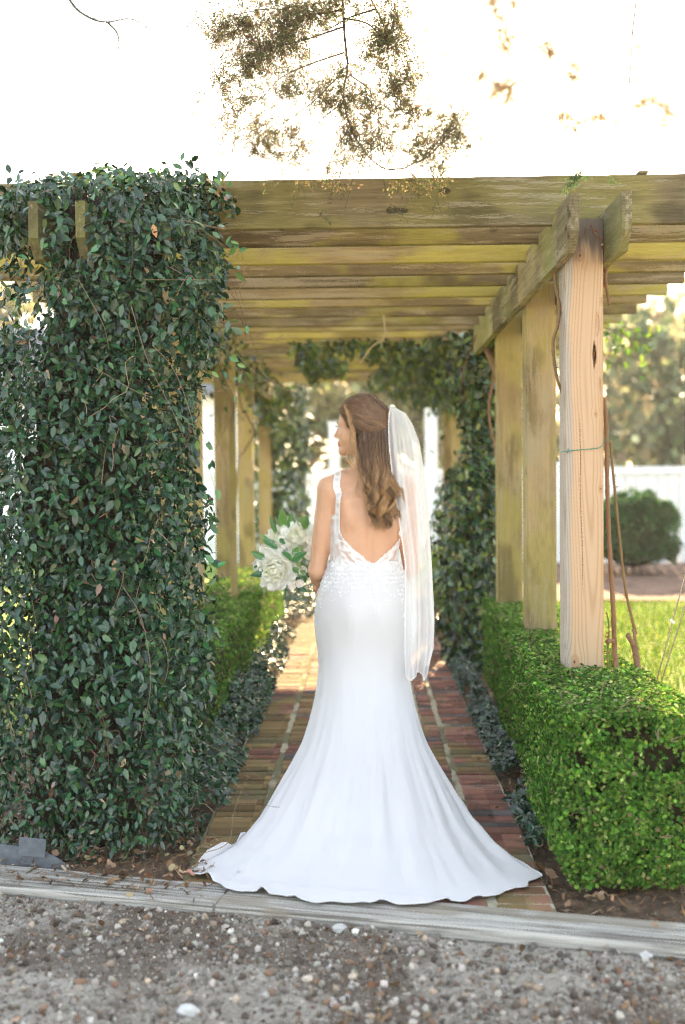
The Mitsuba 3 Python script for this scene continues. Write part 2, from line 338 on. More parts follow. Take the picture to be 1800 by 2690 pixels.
def gz(X, Y):
    back = np.clip((Y - TIE(X)) / 0.05, 0, 1)
    return -0.027 + (n3(X, Y, 2.2, 1) - 0.5) * 0.035 + (n3(X, Y, 16, 2) - 0.5) * 0.014 + (n3(X, Y, 70, 3, 2) - .5) * 0.006 - back * 0.06
ground('gravel_ground', mikit.ply(sheet(-7, 7, -5, 4.9, 3, 3, lambda X, Y: 0 * X - 0.09), 'gravel_earth'))
ground('gravel_path', mikit.ply(sheet(-1.9, 1.9, 2.2, 4.1, 420, 240, gz), 'gravel_earth', smooth=True))
def sz(X, Y):
    z = -0.030 + (n3(X, Y, 3, 5) - 0.5) * 0.03 + (n3(X, Y, 22, 6) - 0.5) * 0.02
    near = np.clip((TIE(X) + 0.19 - Y) / 0.02, 0, 1)
    rise = np.clip((X - 0.62) / 0.3, 0, 1) * np.clip((4.6 - Y) / 0.6, 0, 1) * 0.022
    left = np.clip((-0.66 - X) / 0.1, 0, 1) * np.clip((4.3 - Y) / 0.3, 0, 1) * 0.02
    return z + rise + left - near * 0.11
ground('soil_bed', mikit.ply(sheet(-2.1, 1.5, 3.2, 14.6, 240, 420, sz), 'soil', smooth=True))
ground('lawn', mikit.ply(sheet(1.35, 14, 5.0, 12.4, 60, 60, lambda X, Y: -0.02 + (n3(X, Y, .8, 9) - .5) * 0.05), 'turf', smooth=True))
ground('side_lawn', mikit.ply(sheet(-12, -1.9, 4.95, 16, 40, 40, lambda X, Y: -0.03 + (n3(X, Y, .8, 10) - .5) * 0.05), 'turf', smooth=True))
ground('mulch_bed', mikit.ply(sheet(1.3, 16, 12.1, 19.6, 60, 60, lambda X, Y: 0.005 + (n3(X, Y, 1.2, 11) - .5) * 0.06 - 0.12 * (Y < 12.2)), 'mulch', smooth=True))
ground('far_lawn', mikit.ply(sheet(-40, 40, 14.5, 60, 60, 60, lambda X, Y: -0.10 + (n3(X, Y, .2, 12) - .5) * 0.08), 'turf', smooth=True))
# grass blades of the lawn and of the lawn beyond
rg = np.random.default_rng(3)
N = 52000
gp = np.stack([rg.uniform(1.3, 6.2, N), rg.uniform(5.2, 12.2, N), np.full(N, -0.02)], 1)
a, b, c = frames(rg, rg.normal(size=(N, 3)) * [1, 1, .1], [0, 0, 1.0], .2, .28)
k = solo('lawn_grass', cply(scatter(BLADE, gp, a, b, c, rg.uniform(.035, .07, N), .55, tint(rg, N, [(.13, .21, .03), (.20, .26, .05), (.09, .17, .03)])), 'box_leaf'),
         'short bright green mown grass right of the pergola', 'grass', kind='stuff')

# ------------------------------------------------------------------ brick path
ground('brick_path', mikit.ply(trimesh.convex.convex_hull(np.array([(x, y, z) for x in (-.640, .597) for y in (TIE(x) + .186, 14.0) for z in (-.09, -.007)])), 'mortar'))
BK = {}
def brick_shape(L, W, v):
    if (L, W, v) not in BK:
        BK[(L, W, v)] = mikit.ply(cbox(-L / 2, L / 2, -W / 2, W / 2, -0.05, 0, 0.006), BRICKS[v], smooth=30)
    return BK[(L, W, v)]
rb = np.random.default_rng(11)
bricks = []
def course(xc, L, pitch, y0, off, W=None):
    y = y0 + off
    while y < 13.9:
        v = rb.choice(4, p=[.42, .28, .16, .14])
        bricks.append((xc + rb.normal() * .002, y, L, W or pitch - rb.uniform(.009, .014), v, rb.normal() * .012, rb.normal() * .0022 + rb.normal() * .0008)); y += pitch
course(-0.535, .190, .0785, 3.62, .0); course(0.503, .178, .0785, 3.62, .0)
course(-0.368, .088, .0785, 3.62, .0393); course(0.344, .088, .0785, 3.62, .0393)
for j in range(3): course(-0.204 + j * .192, .184, .0785, 3.62, .0393 * (j % 2))
front = [q for q in bricks if q[1] > TIE(q[0]) + .2]
def dressed(q): return abs(q[0]) < .30 + .25 * (4.0 - min(q[1], 4.0)) and q[1] < 8 and abs(q[0]) < .22 * q[1] / 4.2
shown = sorted([q for q in front if not dressed(q)], key=lambda q: q[1])[:300]
sid = set(map(id, shown))
for x, y, L, W, v, r, dz in shown:
    part('brick_path', 'brick', brick_shape(L, round(W, 3), v), m=T().translate([x, y, .0 + dz]).rotate([0, 0, 1], math.degrees(r)).rotate([0, 1, 0], float(r * 40)))
rest = {}
for q in front:
    if id(q) in sid: continue
    m = cbox(-q[2] / 2, q[2] / 2, -q[3] / 2, q[3] / 2, -.05, 0, .006); m.apply_translation([q[0], q[1], q[6]]); rest.setdefault(q[4], []).append(m)
for v, ms in rest.items():
    part('brick_path', 'far_brick', mikit.ply(join(ms), BRICKS[v], smooth=30), kind='stuff')

# timber step in two lengths, grey edging
def timber(x0, x1, label):
    L = (x1 - x0) / math.cos(math.atan(.236)); m = cbox(0, L, 0, .19, -.14, 0.007, .008).subdivide().subdivide().subdivide()
    m.vertices[:, 2] += (meshkit.fbm(m.vertices * [3, 30, 20], 3, int(L * 100)) - .5) * .010
    m.vertices[:, 1] += (meshkit.fbm(m.vertices * [5, 10, 40], 3, 4) - .5) * .012
    ang = math.atan(-.236)
    m.apply_transform(trimesh.transformations.rotation_matrix(ang, [0, 0, 1])); m.apply_translation([x0, TIE(x0), 0])
    solo('timber_step', mikit.ply(m, 'sleeper_wood', smooth=40), label, 'timber', 'weathered timbers along the gravel')
timber(-.50, 1.75, 'long weathered grey timber step in front of the brick path and under the train')
timber(-2.1, -.499, 'weathered grey timber at the foot of the leafy column, partly under sand')
gp_ = spline([at(-60, 1972, 4.05), at(9, 1974, 4.03), at(90, 1978, 4.0), at(160, 1984, 3.97)], 14)
top = np.array([.075, .078, .074, .072, .070, .068, .066, .064, .060, .055, .048, .038, .022, .006])
gp_[:, 2] = -.03
va = np.vstack([gp_, gp_ + np.stack([0 * top, 0 * top + .006, top + .03], 1)]); n_ = len(gp_)
fa = np.vstack([[[i, i + 1, n_ + i + 1], [i, n_ + i + 1, n_ + i]] for i in range(n_ - 1)])
vb = np.vstack([va, va + [0, .006, 0]])
fb = np.vstack([fa, fa[:, ::-1] + len(va), [[n_ + i, n_ + i + 1, n_ + i + 1 + len(va)] for i in range(n_ - 1)], [[n_ + i, n_ + i + 1 + len(va), n_ + i + len(va)] for i in range(n_ - 1)]])
ek = thing('garden_edging', 'grey garden edging strip at the lower left under the leafy column', 'edging')
part(ek, 'strip', mikit.ply((vb, fb), 'grey_edge'))
pm = cbox(-.048, .048, -.004, .004, -.025, .042, .002); pm.apply_transform(trimesh.transformations.rotation_matrix(.10, [0, 1, 0])); pm.apply_translation(at(73, 1945, 3.985))
part(ek, 'patch', mikit.ply(pm, 'grey_edge'), label='square grey patch lapped over the strip')

# ------------------------------------------------------------------ gravel, stones, litter
ico = trimesh.creation.icosphere(0); ico1 = trimesh.creation.icosphere(1)
def pebble(rng, base, jag=.22):
    v = base.vertices * (1 + rng.uniform(-jag, jag, (len(base.vertices), 1)))
    return v, base.faces
def stones(rng, p, size, cols, n_var=12, base=ico):
    var = [pebble(rng, base) for _ in range(n_var)]
    out = []
    idx = rng.integers(0, n_var, len(p))
    for k in range(n_var):
        s = idx == k; m = s.sum()
        if not m: continue
        a, b, c = frames(rng, np.tile([0, 0, 1.0], (m, 1)), [1.0, 0, 0], .25, 3.0)
        out.append(scatter(var[k], p[s], a, b, c, size[s] * 1.15, rng.uniform(.6, 1, m), cols[s]))
    m = join(out); return m
N = 34000
x, y = rg.uniform(-1.6, 1.5, N), rg.uniform(2.5, 3.85, N)
ok = (y < TIE(x) - .004) & (rg.uniform(size=N) < .35 + 1.1 * n3(x, y, 1.9, 21)); x, y = x[ok], y[ok]; N = len(x)
s = np.minimum(.0018 * np.exp(rg.exponential(size=N) * .56), .012)
cols = tint(rg, N, [(.20, .173, .143), (.36, .32, .27), (.11, .082, .062), (.50, .47, .42), (.20, .12, .08), (.33, .25, .18)], [.38, .24, .24, .03, .07, .04], .25, .02)
solo('gravel', cply(stones(rg, np.stack([x, y, gz(x, y) + s * .3], 1), s, cols), 'stone_mat', False), 'loose grey and brown gravel in front of the timber step', 'gravel', kind='stuff')
STONES = [(140 * .638, 1150, .016, (.50, .49, .47), 'pale angular stone in the gravel at the lower left'), (347, 1190 - 0, .0, None, None),
          (1098, 2143, .020, (.60, .60, .58), 'white stone before the timber step, right of centre'), (780, 2143, .021, (.47, .46, .43), 'grey stone below the train, left of the white ones'),
          (950, 2132, .019, (.58, .52, .47), 'pinkish white stone close to the timber step below the train'), (1478, 2198, .016, (.54, .52, .49), 'small pale stone in the gravel at the far right'),
          (475, 2078, .011, (.42, .28, .19), 'brown pebble before the timber step below the left tip of the train'), (705, 2262, .015, (.55, .46, .37), 'tan stone alone in the lower gravel'),
          (430, 2330, .024, (.56, .55, .52), 'whitish stone near the bottom edge, left of centre'), (68, 2053, .022, (.55, .55, .53), 'whitish stone at the left edge before the timber'),
          (185, 2262, .015, (.27, .15, .09), 'rust brown stone in the lower left gravel'), (808, 2255, .013, (.50, .40, .30), 'sandy pebble in the middle of the gravel'),
          (665, 2045 + 60, .012, (.55, .54, .50), 'pale pebble against the timber front, left of centre')]
for dx, dy, s_, col_, lab in STONES:
    if lab is None: continue
    z = -.02; D = (CAM_H - z) * FOC / (dy * 1.148 - VY); P_ = at(dx, dy, D)
    v = trimesh.creation.icosphere(2); vv = v.vertices * (1 + (meshkit.fbm(v.vertices * 1.6 + dx, 2, 3)[:, None] - .5) * .9)
    vv = np.round(vv * 2.6) / 2.6 * .35 + vv * .65
    vv = vv * s_ * [1.15, .9, .7] + [P_[0], P_[1], gz(P_[0], P_[1]) + s_ * .35]
    solo('stone', cply((vv, v.faces, np.tile(col_, (len(vv), 1))), 'stone_mat', True), lab, 'stone', 'larger stones lying in the gravel')
# needles, bark bits and dry leaf scraps
def litter(rng, n, xr, yr, zf, keep=None, cols=((.16, .09, .05), (.24, .15, .08), (.10, .065, .04), (.34, .24, .15))):
    x, y = rng.uniform(*xr, n), rng.uniform(*yr, n)
    if keep is not None: m = keep(x, y); x, y = x[m], y[m]
    n = len(x); p = np.stack([x, y, zf(x, y) + rng.uniform(.002, .012, n)], 1)
    a, b, c = frames(rng, np.tile([0, 0, 1.0], (n, 1)), [1.0, 0, 0], .45, 3.0)
    return scatter(BLADE, p, a, b, c, rng.uniform(.012, .06, n), rng.uniform(.12, .5, n), tint(rng, n, cols))
def scraps(rng, n, xr, yr, zf, keep=None):
    x, y = rng.uniform(*xr, n), rng.uniform(*yr, n)
    if keep is not None: m = keep(x, y); x, y = x[m], y[m]
    n = len(x); p = np.stack([x, y, zf(x, y) + rng.uniform(.003, .014, n)], 1)
    a, b, c = frames(rng, np.tile([0, 0, 1.0], (n, 1)), [1.0, 0, 0], .5, 3.0)
    return scatter(SHEET, p, a, b, c, rng.uniform(.010, .034, n), rng.uniform(.4, .9, n), tint(rng, n, [(.20, .11, .06), (.34, .22, .13), (.12, .07, .04), (.45, .33, .22)]))
solo('leaf_litter', cply(join([
    litter(rg, 1900, (-1.5, 1.5), (2.6, 3.8), gz, lambda x, y: (y < TIE(x)) & (n3(x, y, 1.7, 30) > .47)),
    litter(rg, 900, (-1.35, -.55), (3.6, 4.2), lambda x, y: 0 * x + .012, lambda x, y: y > TIE(x) + .02),
    litter(rg, 4200, (.60, 1.5), (3.3, 5.2), sz), litter(rg, 2600, (.60, .78), (4.2, 9), sz), litter(rg, 2400, (-1.3, -.63), (3.8, 10), sz),
    scraps(rg, 380, (-1.5, 1.5), (2.6, 3.8), gz, lambda x, y: (y < TIE(x)) & (n3(x, y, 1.7, 30) > .45)),
    scraps(rg, 420, (.60, 1.5), (3.3, 5.0), sz), scraps(rg, 300, (-1.35, -.55), (3.7, 4.3), lambda x, y: 0 * x + .012, lambda x, y: y > TIE(x) + .02),
    scraps(rg, 260, (-.66, .62), (3.8, 9), lambda x, y: 0 * x + .003, lambda x, y: np.abs(np.abs(x) - .6) < .12), litter(rg, 260, (-.66, .62), (3.8, 9), lambda x, y: 0 * x + .003, lambda x, y: np.abs(np.abs(x) - .58) < .16)]),
    'dry_mat'), 'brown needles, bark and leaf scraps strewn over soil and gravel', 'litter', kind='stuff')
FALLEN = [(1262, 2028, .060, 'curled tan dead leaf on the soil just left of the near hedge'), (1232, 1962, .045, 'dead leaf in the dark gap between bricks and hedge'),
          (1352, 2080, .050, 'dead leaf under the near corner of the clipped hedge'), (1300, 2100, .040, 'brown leaf on the soil before the hedge corner'),
          (1500, 2150, .035, 'small dry leaf on the soil at the right edge'), (255, 2002, .045, 'dry pale leaf on the sandy timber below the leafy column')]
for dx, dy, s_, lab in FALLEN:
    D = CAM_H * FOC / (dy * 1.148 - VY); P_ = at(dx, dy, D); P_[2] = .012
    g = trimesh.creation.icosphere(2).vertices
    X, Y = np.meshgrid(np.linspace(-1, 1, 11), np.linspace(-1, 1, 9), indexing='ij')
    w = np.sqrt(np.clip(1 - X ** 2, 0, 1)) * (1 + .18 * np.sin(X * 14)) * .55
    v = np.stack([X, Y * w, .28 * X ** 2 + .35 * (Y * w) ** 2 * np.sin(3 * X + 1) + .1 * np.sin(5 * X)], -1).reshape(-1, 3) * s_ * .5
    rr = trimesh.transformations.euler_matrix(rg.uniform(-.5, .5), rg.uniform(-.5, .5), rg.uniform(0, 6))[:3, :3]
    i, j = np.meshgrid(np.arange(10), np.arange(8), indexing='ij'); a_ = (i * 9 + j).ravel()
    q = np.stack([a_, a_ + 9, a_ + 10, a_ + 1], 1)
    solo('fallen_leaf', cply((v @ rr.T + P_ + [0, 0, .012], np.vstack([q[:, :3], q[:, [0, 2, 3]]]), np.tile([.42, .27, .17], (99, 1)) * rg.uniform(.7, 1.1)), 'dry_mat'), lab, 'leaf', 'dead leaves on the ground')
# ------------------------------------------------------------------ pergola
pk = thing('pergola', 'long weathered timber pergola over the brick path', 'pergola')
RAFTER_Z0, RAFTER_Z1, Y0, STEP = 2.396, 2.592, 4.70, 0.376
for i in range(22):
    y = Y0 + i * STEP; j = rb.normal(size=4) * .008
    m = cbox(-1.90 + j[0], 1.72 + j[1], y, y + .040, RAFTER_Z0 + j[2] * .6, RAFTER_Z1 + j[3] * .6 - (0 if i else 0), .004)
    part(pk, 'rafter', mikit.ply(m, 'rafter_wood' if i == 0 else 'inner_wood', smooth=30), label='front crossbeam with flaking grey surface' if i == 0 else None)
def beam(x0, x1, y0, y1):
    z0, z1, c = 2.222, 2.430, .070          # lower front corner sawn off
    pf = [(y0, z0 + c), (y0 + c, z0), (y1 - c, z0), (y1, z0 + c), (y1, z1), (y0, z1)]
    v = np.array([(x, *q) for x in (x0, x1) for q in pf]); m = trimesh.convex.convex_hull(v)
    for i in range(22):                      # housed over by the rafters: notches
        pass
    part(pk, 'beam', mikit.ply(m, 'beam_wood', smooth=20))
YE = 13.0
for x0 in (.772, .964): beam(x0, x0 + .037, 4.32 - (.02 if x0 > .9 else 0), YE)
for x0 in (-1.263, -1.084): beam(x0, x0 + .037, 4.32, YE + .5)
post_y = [4.62, 5.75, 6.98, 8.2, 9.4, 10.6, 11.8]
def post(x0, x1, y, z1=2.34, mat_='post_wood', lab=None):
    m = cbox(x0, x1, y, y + .15, -.1, z1, .005)
    part(pk, 'post', mikit.ply(m, mat_, smooth=30), label=lab)
# the near right post, with a rotted hollow
m = manifold3d.Manifold.cube([.150, .150, 2.5]).translate([.810, 4.62, -.1])
def tri_manifold(t): return manifold3d.Manifold(manifold3d.Mesh(np.array(t.vertices, np.float32), np.array(t.faces, np.uint32)))
hol = trimesh.creation.icosphere(3); hv = hol.vertices * (1 + (meshkit.fbm(hol.vertices * 2.2, 3, 5)[:, None] - .5) * .9)
def hollow(dx, dy, sx, sy, sz):
    P_ = at(dx, dy, 4.62); t = trimesh.Trimesh(hv * [sx, sy, sz] + P_, hol.faces); return tri_manifold(t)
m = m - hollow(1361, 812, .0085, .022, .055) - hollow(1368, 742, .010, .008, .05) - hollow(1373, 880, .006, .006, .03) - hollow(1376, 690, .006, .006, .02)
m = trimesh.Trimesh(m.to_mesh().vert_properties[:, :3], m.to_mesh().tri_verts)
part(pk, 'post', mikit.ply(m, 'pale_post_wood', smooth=25), label='pale tan front post with knots and a rotted hollow')
hp = at(1362, 790, 4.62)
rotm = trimesh.creation.icosphere(3); rv = rotm.vertices * (1 + (meshkit.fbm(rotm.vertices * 3, 3, 8)[:, None] - .5) * .8) * [.0075, .006, .085] + hp + [.004, .0125, 0]
part(pk, 'rot', mikit.ply((rv, rotm.faces), 'rotten_wood', smooth=True))
for y in post_y[1:]: post(.812, .960, y)
post(-1.226, -1.085, 4.62)
for y in (5.75, 6.6, 7.5): post(-1.226, -1.085, y)
for dx, D in ((534, 9.37), (580, 11.0), (622, 12.9)):
    xr = at(dx, 1200, D)[0]; post(xr - .148, xr, D)
hd = at(1470, 412, 4.72); part(pk, 'bolt_block', mikit.ply(cbox(hd[0] - .02, hd[0] + .02, 4.70, 4.76, RAFTER_Z1 + .005, RAFTER_Z1 + .018, .003), 'beam_wood'))

# two timber stakes and the wire round the near post
sk = at(538, 1535, 8.07); solo('wooden_stake', mikit.ply(cbox(sk[0] - .022, sk[0] + .022, 8.07, 8.12, -.05, 2.25, .004), 'post_wood', smooth=30), 'thin wooden stake in front of the left hedge beside the path', 'stake')
w0 = [at(1284, 1034, 4.60), at(1300, 1032, 4.612), at(1340, 1028, 4.612), at(1372, 1024, 4.612), at(1384, 1010, 4.60), at(1390, 1003, 4.63)]
wk = thing('tie_wire', 'thin green wire tied around the pale front post', 'wire')
part(wk, 'loop', mikit.ply(tube(spline(w0, 30), .0016, 6), 'wire_green', smooth=True))
part(wk, 'twist', mikit.ply(tube(spline([at(1298, 1036, 4.61), at(1302, 1031, 4.606), at(1300, 1026, 4.609)], 8), .0018, 6), 'wire_green', smooth=True))
gk = thing('guy_wire', 'pair of taut rusty cables with a clamp, right of the near hedge', 'cable')
g0, g1, g2, g3 = at(1503, 1560, 4.75), at(1575, 1290, 4.65), at(1517, 1550, 4.75), at(1582, 1345, 4.65)
for p0, p1 in ((g0, g1), (g2, g3)):
    d = p1 - p0; part(gk, 'cable', mikit.ply(tube([p0 - d * .12, p0, p1, p1 + d * .9], .0030, 6), 'steel', smooth=True))
part(gk, 'clamp', mikit.ply(tube([at(1534, 1418, 4.70), at(1543, 1426, 4.70)], .006, 8), 'white_vinyl', smooth=True))
# ------------------------------------------------------------------ vines, hedges, ground cover
IVY = [(.015, .050, .019), (.024, .074, .025), (.009, .031, .014), (.044, .108, .032), (.019, .048, .028)]
def super_ring(th, e): return np.sign(np.cos(th)) * np.abs(np.cos(th)) ** e, np.sign(np.sin(th)) * np.abs(np.sin(th)) ** e
def column_points(rng, n, prof, e=.62, lump=.10, depth=.09, seed=0, front=.5):
    """Points on the skin of a leafy column. prof: rows (z, cx, cy, ax, ay)."""
    prof = np.array(prof, float)
    z = rng.uniform(prof[0, 0], prof[-1, 0], n)
    tt = np.linspace(-math.pi, math.pi, 2001); rc, rs = super_ring(tt, e); rl_ = np.concatenate([[0], np.cumsum(np.hypot(np.diff(rc), np.diff(rs)))])
    th = np.interp(np.where(rng.uniform(size=n) < front, rng.uniform(0, rl_[1000], n), rng.uniform(0, rl_[-1], n)), rl_, tt)
    cx, cy, ax, ay = (np.interp(z, prof[:, 0], prof[:, k]) for k in (1, 2, 3, 4))
    c, s = super_ring(th, e)
    lay = rng.exponential(size=n) * depth
    q = np.stack([cx + ax * c, cy + ay * s, z], -1)
    bump = (meshkit.fbm(q * 3.2, 3, seed) - .5) * 2 * lump + (meshkit.fbm(q * 11, 2, seed + 9) - .5) * .5 * lump
    nrm = unit(np.stack([c / ax, s / ay, 0 * z + .15], -1))
    r = bump - lay
    return q + nrm * r[:, None], nrm, lay, th
def core(prof, shrink, seed, n=40, m=40):
    prof = np.array(prof, float); z = np.linspace(prof[0, 0] + .0, prof[-1, 0] - .05, n)
    th = np.linspace(0, 2 * np.pi, m, endpoint=False); c, s = super_ring(th, .62)
    cx, cy, ax, ay = (np.interp(z, prof[:, 0], prof[:, k])[:, None] for k in (1, 2, 3, 4))
    v = np.stack([cx + np.maximum(ax - shrink, .03) * c, cy + np.maximum(ay - shrink, .03) * s, np.repeat(z[:, None], m, 1)], -1).reshape(-1, 3)
    v = v + (meshkit.fbm(v * 9, 3, seed)[:, None] - .5) * [.16, .16, .05]
    i, j = np.meshgrid(np.arange(n - 1), np.arange(m), indexing='ij')
    q = np.stack([i * m + j, i * m + (j + 1) % m, (i + 1) * m + (j + 1) % m, (i + 1) * m + j], -1).reshape(-1, 4)
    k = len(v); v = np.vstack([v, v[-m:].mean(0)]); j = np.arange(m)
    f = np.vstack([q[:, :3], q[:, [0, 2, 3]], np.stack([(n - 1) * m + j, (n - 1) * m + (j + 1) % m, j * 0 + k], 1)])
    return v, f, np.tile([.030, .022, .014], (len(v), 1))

rv_ = np.random.default_rng(21)
PROF = [(-.03, -1.10, 4.50, .42, .45), (.08, -1.11, 4.50, .45, .47), (.35, -1.11, 4.52, .46, .46), (.65, -1.10, 4.54, .475, .43), (.95, -1.115, 4.55, .465, .42), (1.25, -1.11, 4.57, .48, .42), (1.45, -1.125, 4.58, .46, .42), (1.70, -1.11, 4.60, .45, .42),
        (1.92, -1.06, 4.62, .465, .42), (2.20, -1.0, 4.64, .43, .44), (2.40, -1.02, 4.64, .44, .44), (2.50, -1.03, 4.66, .44, .40), (2.56, -1.04, 4.70, .34, .30)]
vk = thing('climbing_vine', 'dense dark green leafy vine wrapped around the near left post, filling the left edge', 'vine')
P_, Nn, lay, th = column_points(rv_, 25000, PROF, lump=.105, depth=.10, seed=3, front=.72)
# the cap that spills over the front crossbeam
n2 = 1500
cp = np.stack([rv_.uniform(-1.42, -.50, n2), rv_.uniform(4.52, 5.2, n2), rv_.uniform(2.49, 2.57, n2)], 1)
cp[:, 2] += (meshkit.fbm(cp * [5, 5, 0], 3, 8) - .42) * .26 - np.clip(np.abs(cp[:, 0] + .98) - .32, 0, 1) * .5
n3_ = 1100
hp_ = np.stack([rv_.uniform(-1.42, -.56, n3_), 4.66 - np.abs(rv_.normal(size=n3_)) * .05, rv_.uniform(2.15, 2.62, n3_)], 1)
P_ = np.vstack([P_, cp, hp_]); Nn = np.vstack([Nn, np.tile([0, -.5, 1.0], (n2, 1)), np.tile([0, -1.0, .3], (n3_, 1))]); lay = np.concatenate([lay, np.full(n2, .03), rv_.exponential(size=n3_) * .03])
keep = ~((np.minimum(np.abs(P_[:, 0] + 1.24), np.abs(P_[:, 0] + 1.07)) < .055) & (P_[:, 1] < 4.62) & (P_[:, 2] > 2.20) & (P_[:, 2] < 2.47) & (rv_.uniform(size=len(P_)) < .97))   # beam ends stand clear
gap = meshkit.fbm(P_ * [5, 5, 4], 3, 44)
keep &= ~((gap < .33) & (lay < .05))
keep &= ~((P_[:, 0] < -1.22) & (P_[:, 2] > 1.95) & (P_[:, 2] < 2.30) & (rv_.uniform(size=len(P_)) < .75))
P_, Nn, lay = P_[keep], Nn[keep], lay[keep]; n = len(P_)
a, b, c = frames(rv_, Nn + [0, -.1, .50], [0.10, -.35, -1.0], .78, .8)
size = rv_.uniform(.032, .055, n) * np.where(rv_.uniform(size=n) < .25, .65, 1); wid = rv_.uniform(.80, 1.15, n)
small_low = np.clip((.55 - P_[:, 2]) / .5, 0, 1); size *= 1 - .30 * small_low
col = tint(rv_, n, IVY, [.34, .3, .16, .1, .1], .28)
dead = rv_.uniform(size=n) < .006 + .03 * small_low; col[dead] = tint(rv_, dead.sum(), [(.26, .16, .09), (.34, .24, .15), (.18, .10, .06)])
warm = (P_[:, 2] > 2.52) & (rv_.uniform(size=n) < .25); col[warm] = tint(rv_, warm.sum(), [(.22, .30, .05), (.35, .20, .05), (.12, .22, .04)])
front = np.argsort(P_[:, 1] + lay * 6 + rv_.uniform(0, .30, n) + (P_[:, 0] < -1.36) * 9 + (P_[:, 0] > -.52) * 1)[:300]
sel = np.zeros(n, bool); sel[front] = True
part(vk, 'foliage', cply(scatter(LEAF, P_[~sel], a[~sel], b[~sel], c[~sel], size[~sel], wid[~sel], col[~sel]), 'vine_leaf'), kind='stuff')
LV = []
for q in IVY + [(.036, .095, .04)]:
    LV.append(cply((LEAF[0] * [1, 1, 1], LEAF[1], np.tile(q, (7, 1))), 'vine_leaf'))
for i in np.where(sel)[0]:
    part(vk, 'leaf', LV[rv_.integers(0, len(LV))], m=mat4(a[i], b[i] * wid[i], c[i], P_[i], size[i]))
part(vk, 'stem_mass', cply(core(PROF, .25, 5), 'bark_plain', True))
# runners and bare tendrils, from places measured in the photograph
BR, TAN = (.15, .09, .055), (.36, .26, .17)
TEND = [([(396, 500), (520, 505 + 20), (460, 520), (520, 570), (580, 650), (640, 760), (648, 775)], 4.28, .0016, TAN),
        ([(648, 765), (600, 815), (600, 850), (650, 890), (700, 898), (735, 906)], 4.30, .0018, TAN), ([(530, 640), (560, 730), (585, 800), (610, 860), (650, 885)], 4.33, .0015, BR),
        ([(330, 640), (420, 640), (500, 640)], 4.16, .0015, TAN), ([(500, 850), (560, 900), (610, 960)], 4.22, .0014, BR), ([(505, 760), (560, 830), (620, 880)], 4.3, .0014, TAN),
        ([(350, 790), (400, 850), (440, 960), (430, 970), (445, 985)], 4.12, .0019, TAN), ([(215, 840), (300, 890), (350, 910)], 4.12, .0018, TAN),
        ([(300, 700), (340, 830), (390, 930), (420, 1000)], 4.12, .0018, TAN), ([(180, 640), (235, 740), (250, 800)], 4.12, .0017, TAN), ([(480, 900), (560, 880), (640, 865)], 4.32, .0013, TAN),
        ([(280, 1340), (325, 1420), (345, 1560), (320, 1700)], 4.10, .0019, TAN), ([(250, 1270), (300, 1360), (340, 1400)], 4.1, .0016, BR),
        ([(470, 1640), (560, 1720), (630, 1765)], 4.35, .0013, TAN), ([(450, 1690), (540, 1740), (620, 1800)], 4.35, .0013, TAN), ([(500, 1720), (540, 1830), (545, 1870)], 4.2, .0014, BR),
        ([(430, 1880), (540, 1840), (640, 1848)], 4.0, .0016, BR), ([(440, 1960), (520, 1930), (535, 1860), (560, 1790)], 4.0, .0022, TAN),
        ([(310, 560), (400, 590), (520, 620), (560, 700)], 4.22, .0015, BR), ([(455, 1030), (480, 1080), (495, 1130)], 4.28, .0013, BR), ([(470, 950), (500, 1010), (520, 1070)], 4.28, .0013, BR)]
for pts, D, r, q in TEND:
    p = spline([at(x_, y_, D + rv_.uniform(-.02, .02)) for x_, y_ in pts], 26)
    v, f = tube(p, np.linspace(r, r * .6, 26) * .72, 5); part(vk, 'tendril', cply((v, f, np.tile(np.array(q) * .62, (len(v), 1))), 'bark_plain'))
rp, ra = [], []
for i in range(130):
    k = rv_.integers(0, n); p0 = P_[k] * [1, 1, .93]
    w = np.cumsum(np.vstack([p0, rv_.normal(size=(5, 3)) * [.03, .015, .04] + [0, -.002, -.035 * rv_.choice([-1, 1])]]), 0); w = spline(w, 12)
    v, f = tube(w, rv_.uniform(.0009, .0018), 4, False); rp.append((v, f, tint(rv_, 1, [BR, TAN, (.10, .07, .05)])[0]))
part(vk, 'runner', cply(join(rp), 'bark_plain'), kind='stuff')
# leaves on the free shoots at the right of the column and above its top
sp, sn = [], []
for (x0, y0), (x1, y1), m_ in [((470, 420), (522, 408), 5), ((495, 610), (545, 625), 5), ((480, 700), (560, 760), 10), ((490, 520), (540, 570), 6), ((480, 1110), (495, 1200), 6), ((470, 1260), (498, 1330), 6), ((530, 800), (565, 860), 5), ((470, 980), (492, 1060), 5),
                          ((210, 400), (250, 365), 6), ((360, 400), (400, 372), 6), ((140, 420), (165, 385), 4), ((520, 560), (565, 568), 3), ((455, 1390), (490, 1480), 7), ((440, 1500), (480, 1560), 7), ((500, 830), (535, 900), 5)]:
    for t in np.linspace(0, 1, m_): sp.append(at(x0 + (x1 - x0) * t, y0 + (y1 - y0) * t, 4.30) + rv_.normal(size=3) * .016)
sp = np.array(sp); a2, b2, c2 = frames(rv_, np.tile([0, -1, .4], (len(sp), 1)), [.5, -.1, -.7], .6, .7)
part(vk, 'shoot_foliage', cply(scatter(LEAF, sp, a2, b2, c2, rv_.uniform(.035, .055, len(sp)), 1.0, tint(rv_, len(sp), [(.04, .12, .035), (.03, .085, .03), (.10, .18, .04)])), 'vine_leaf'), kind='stuff')

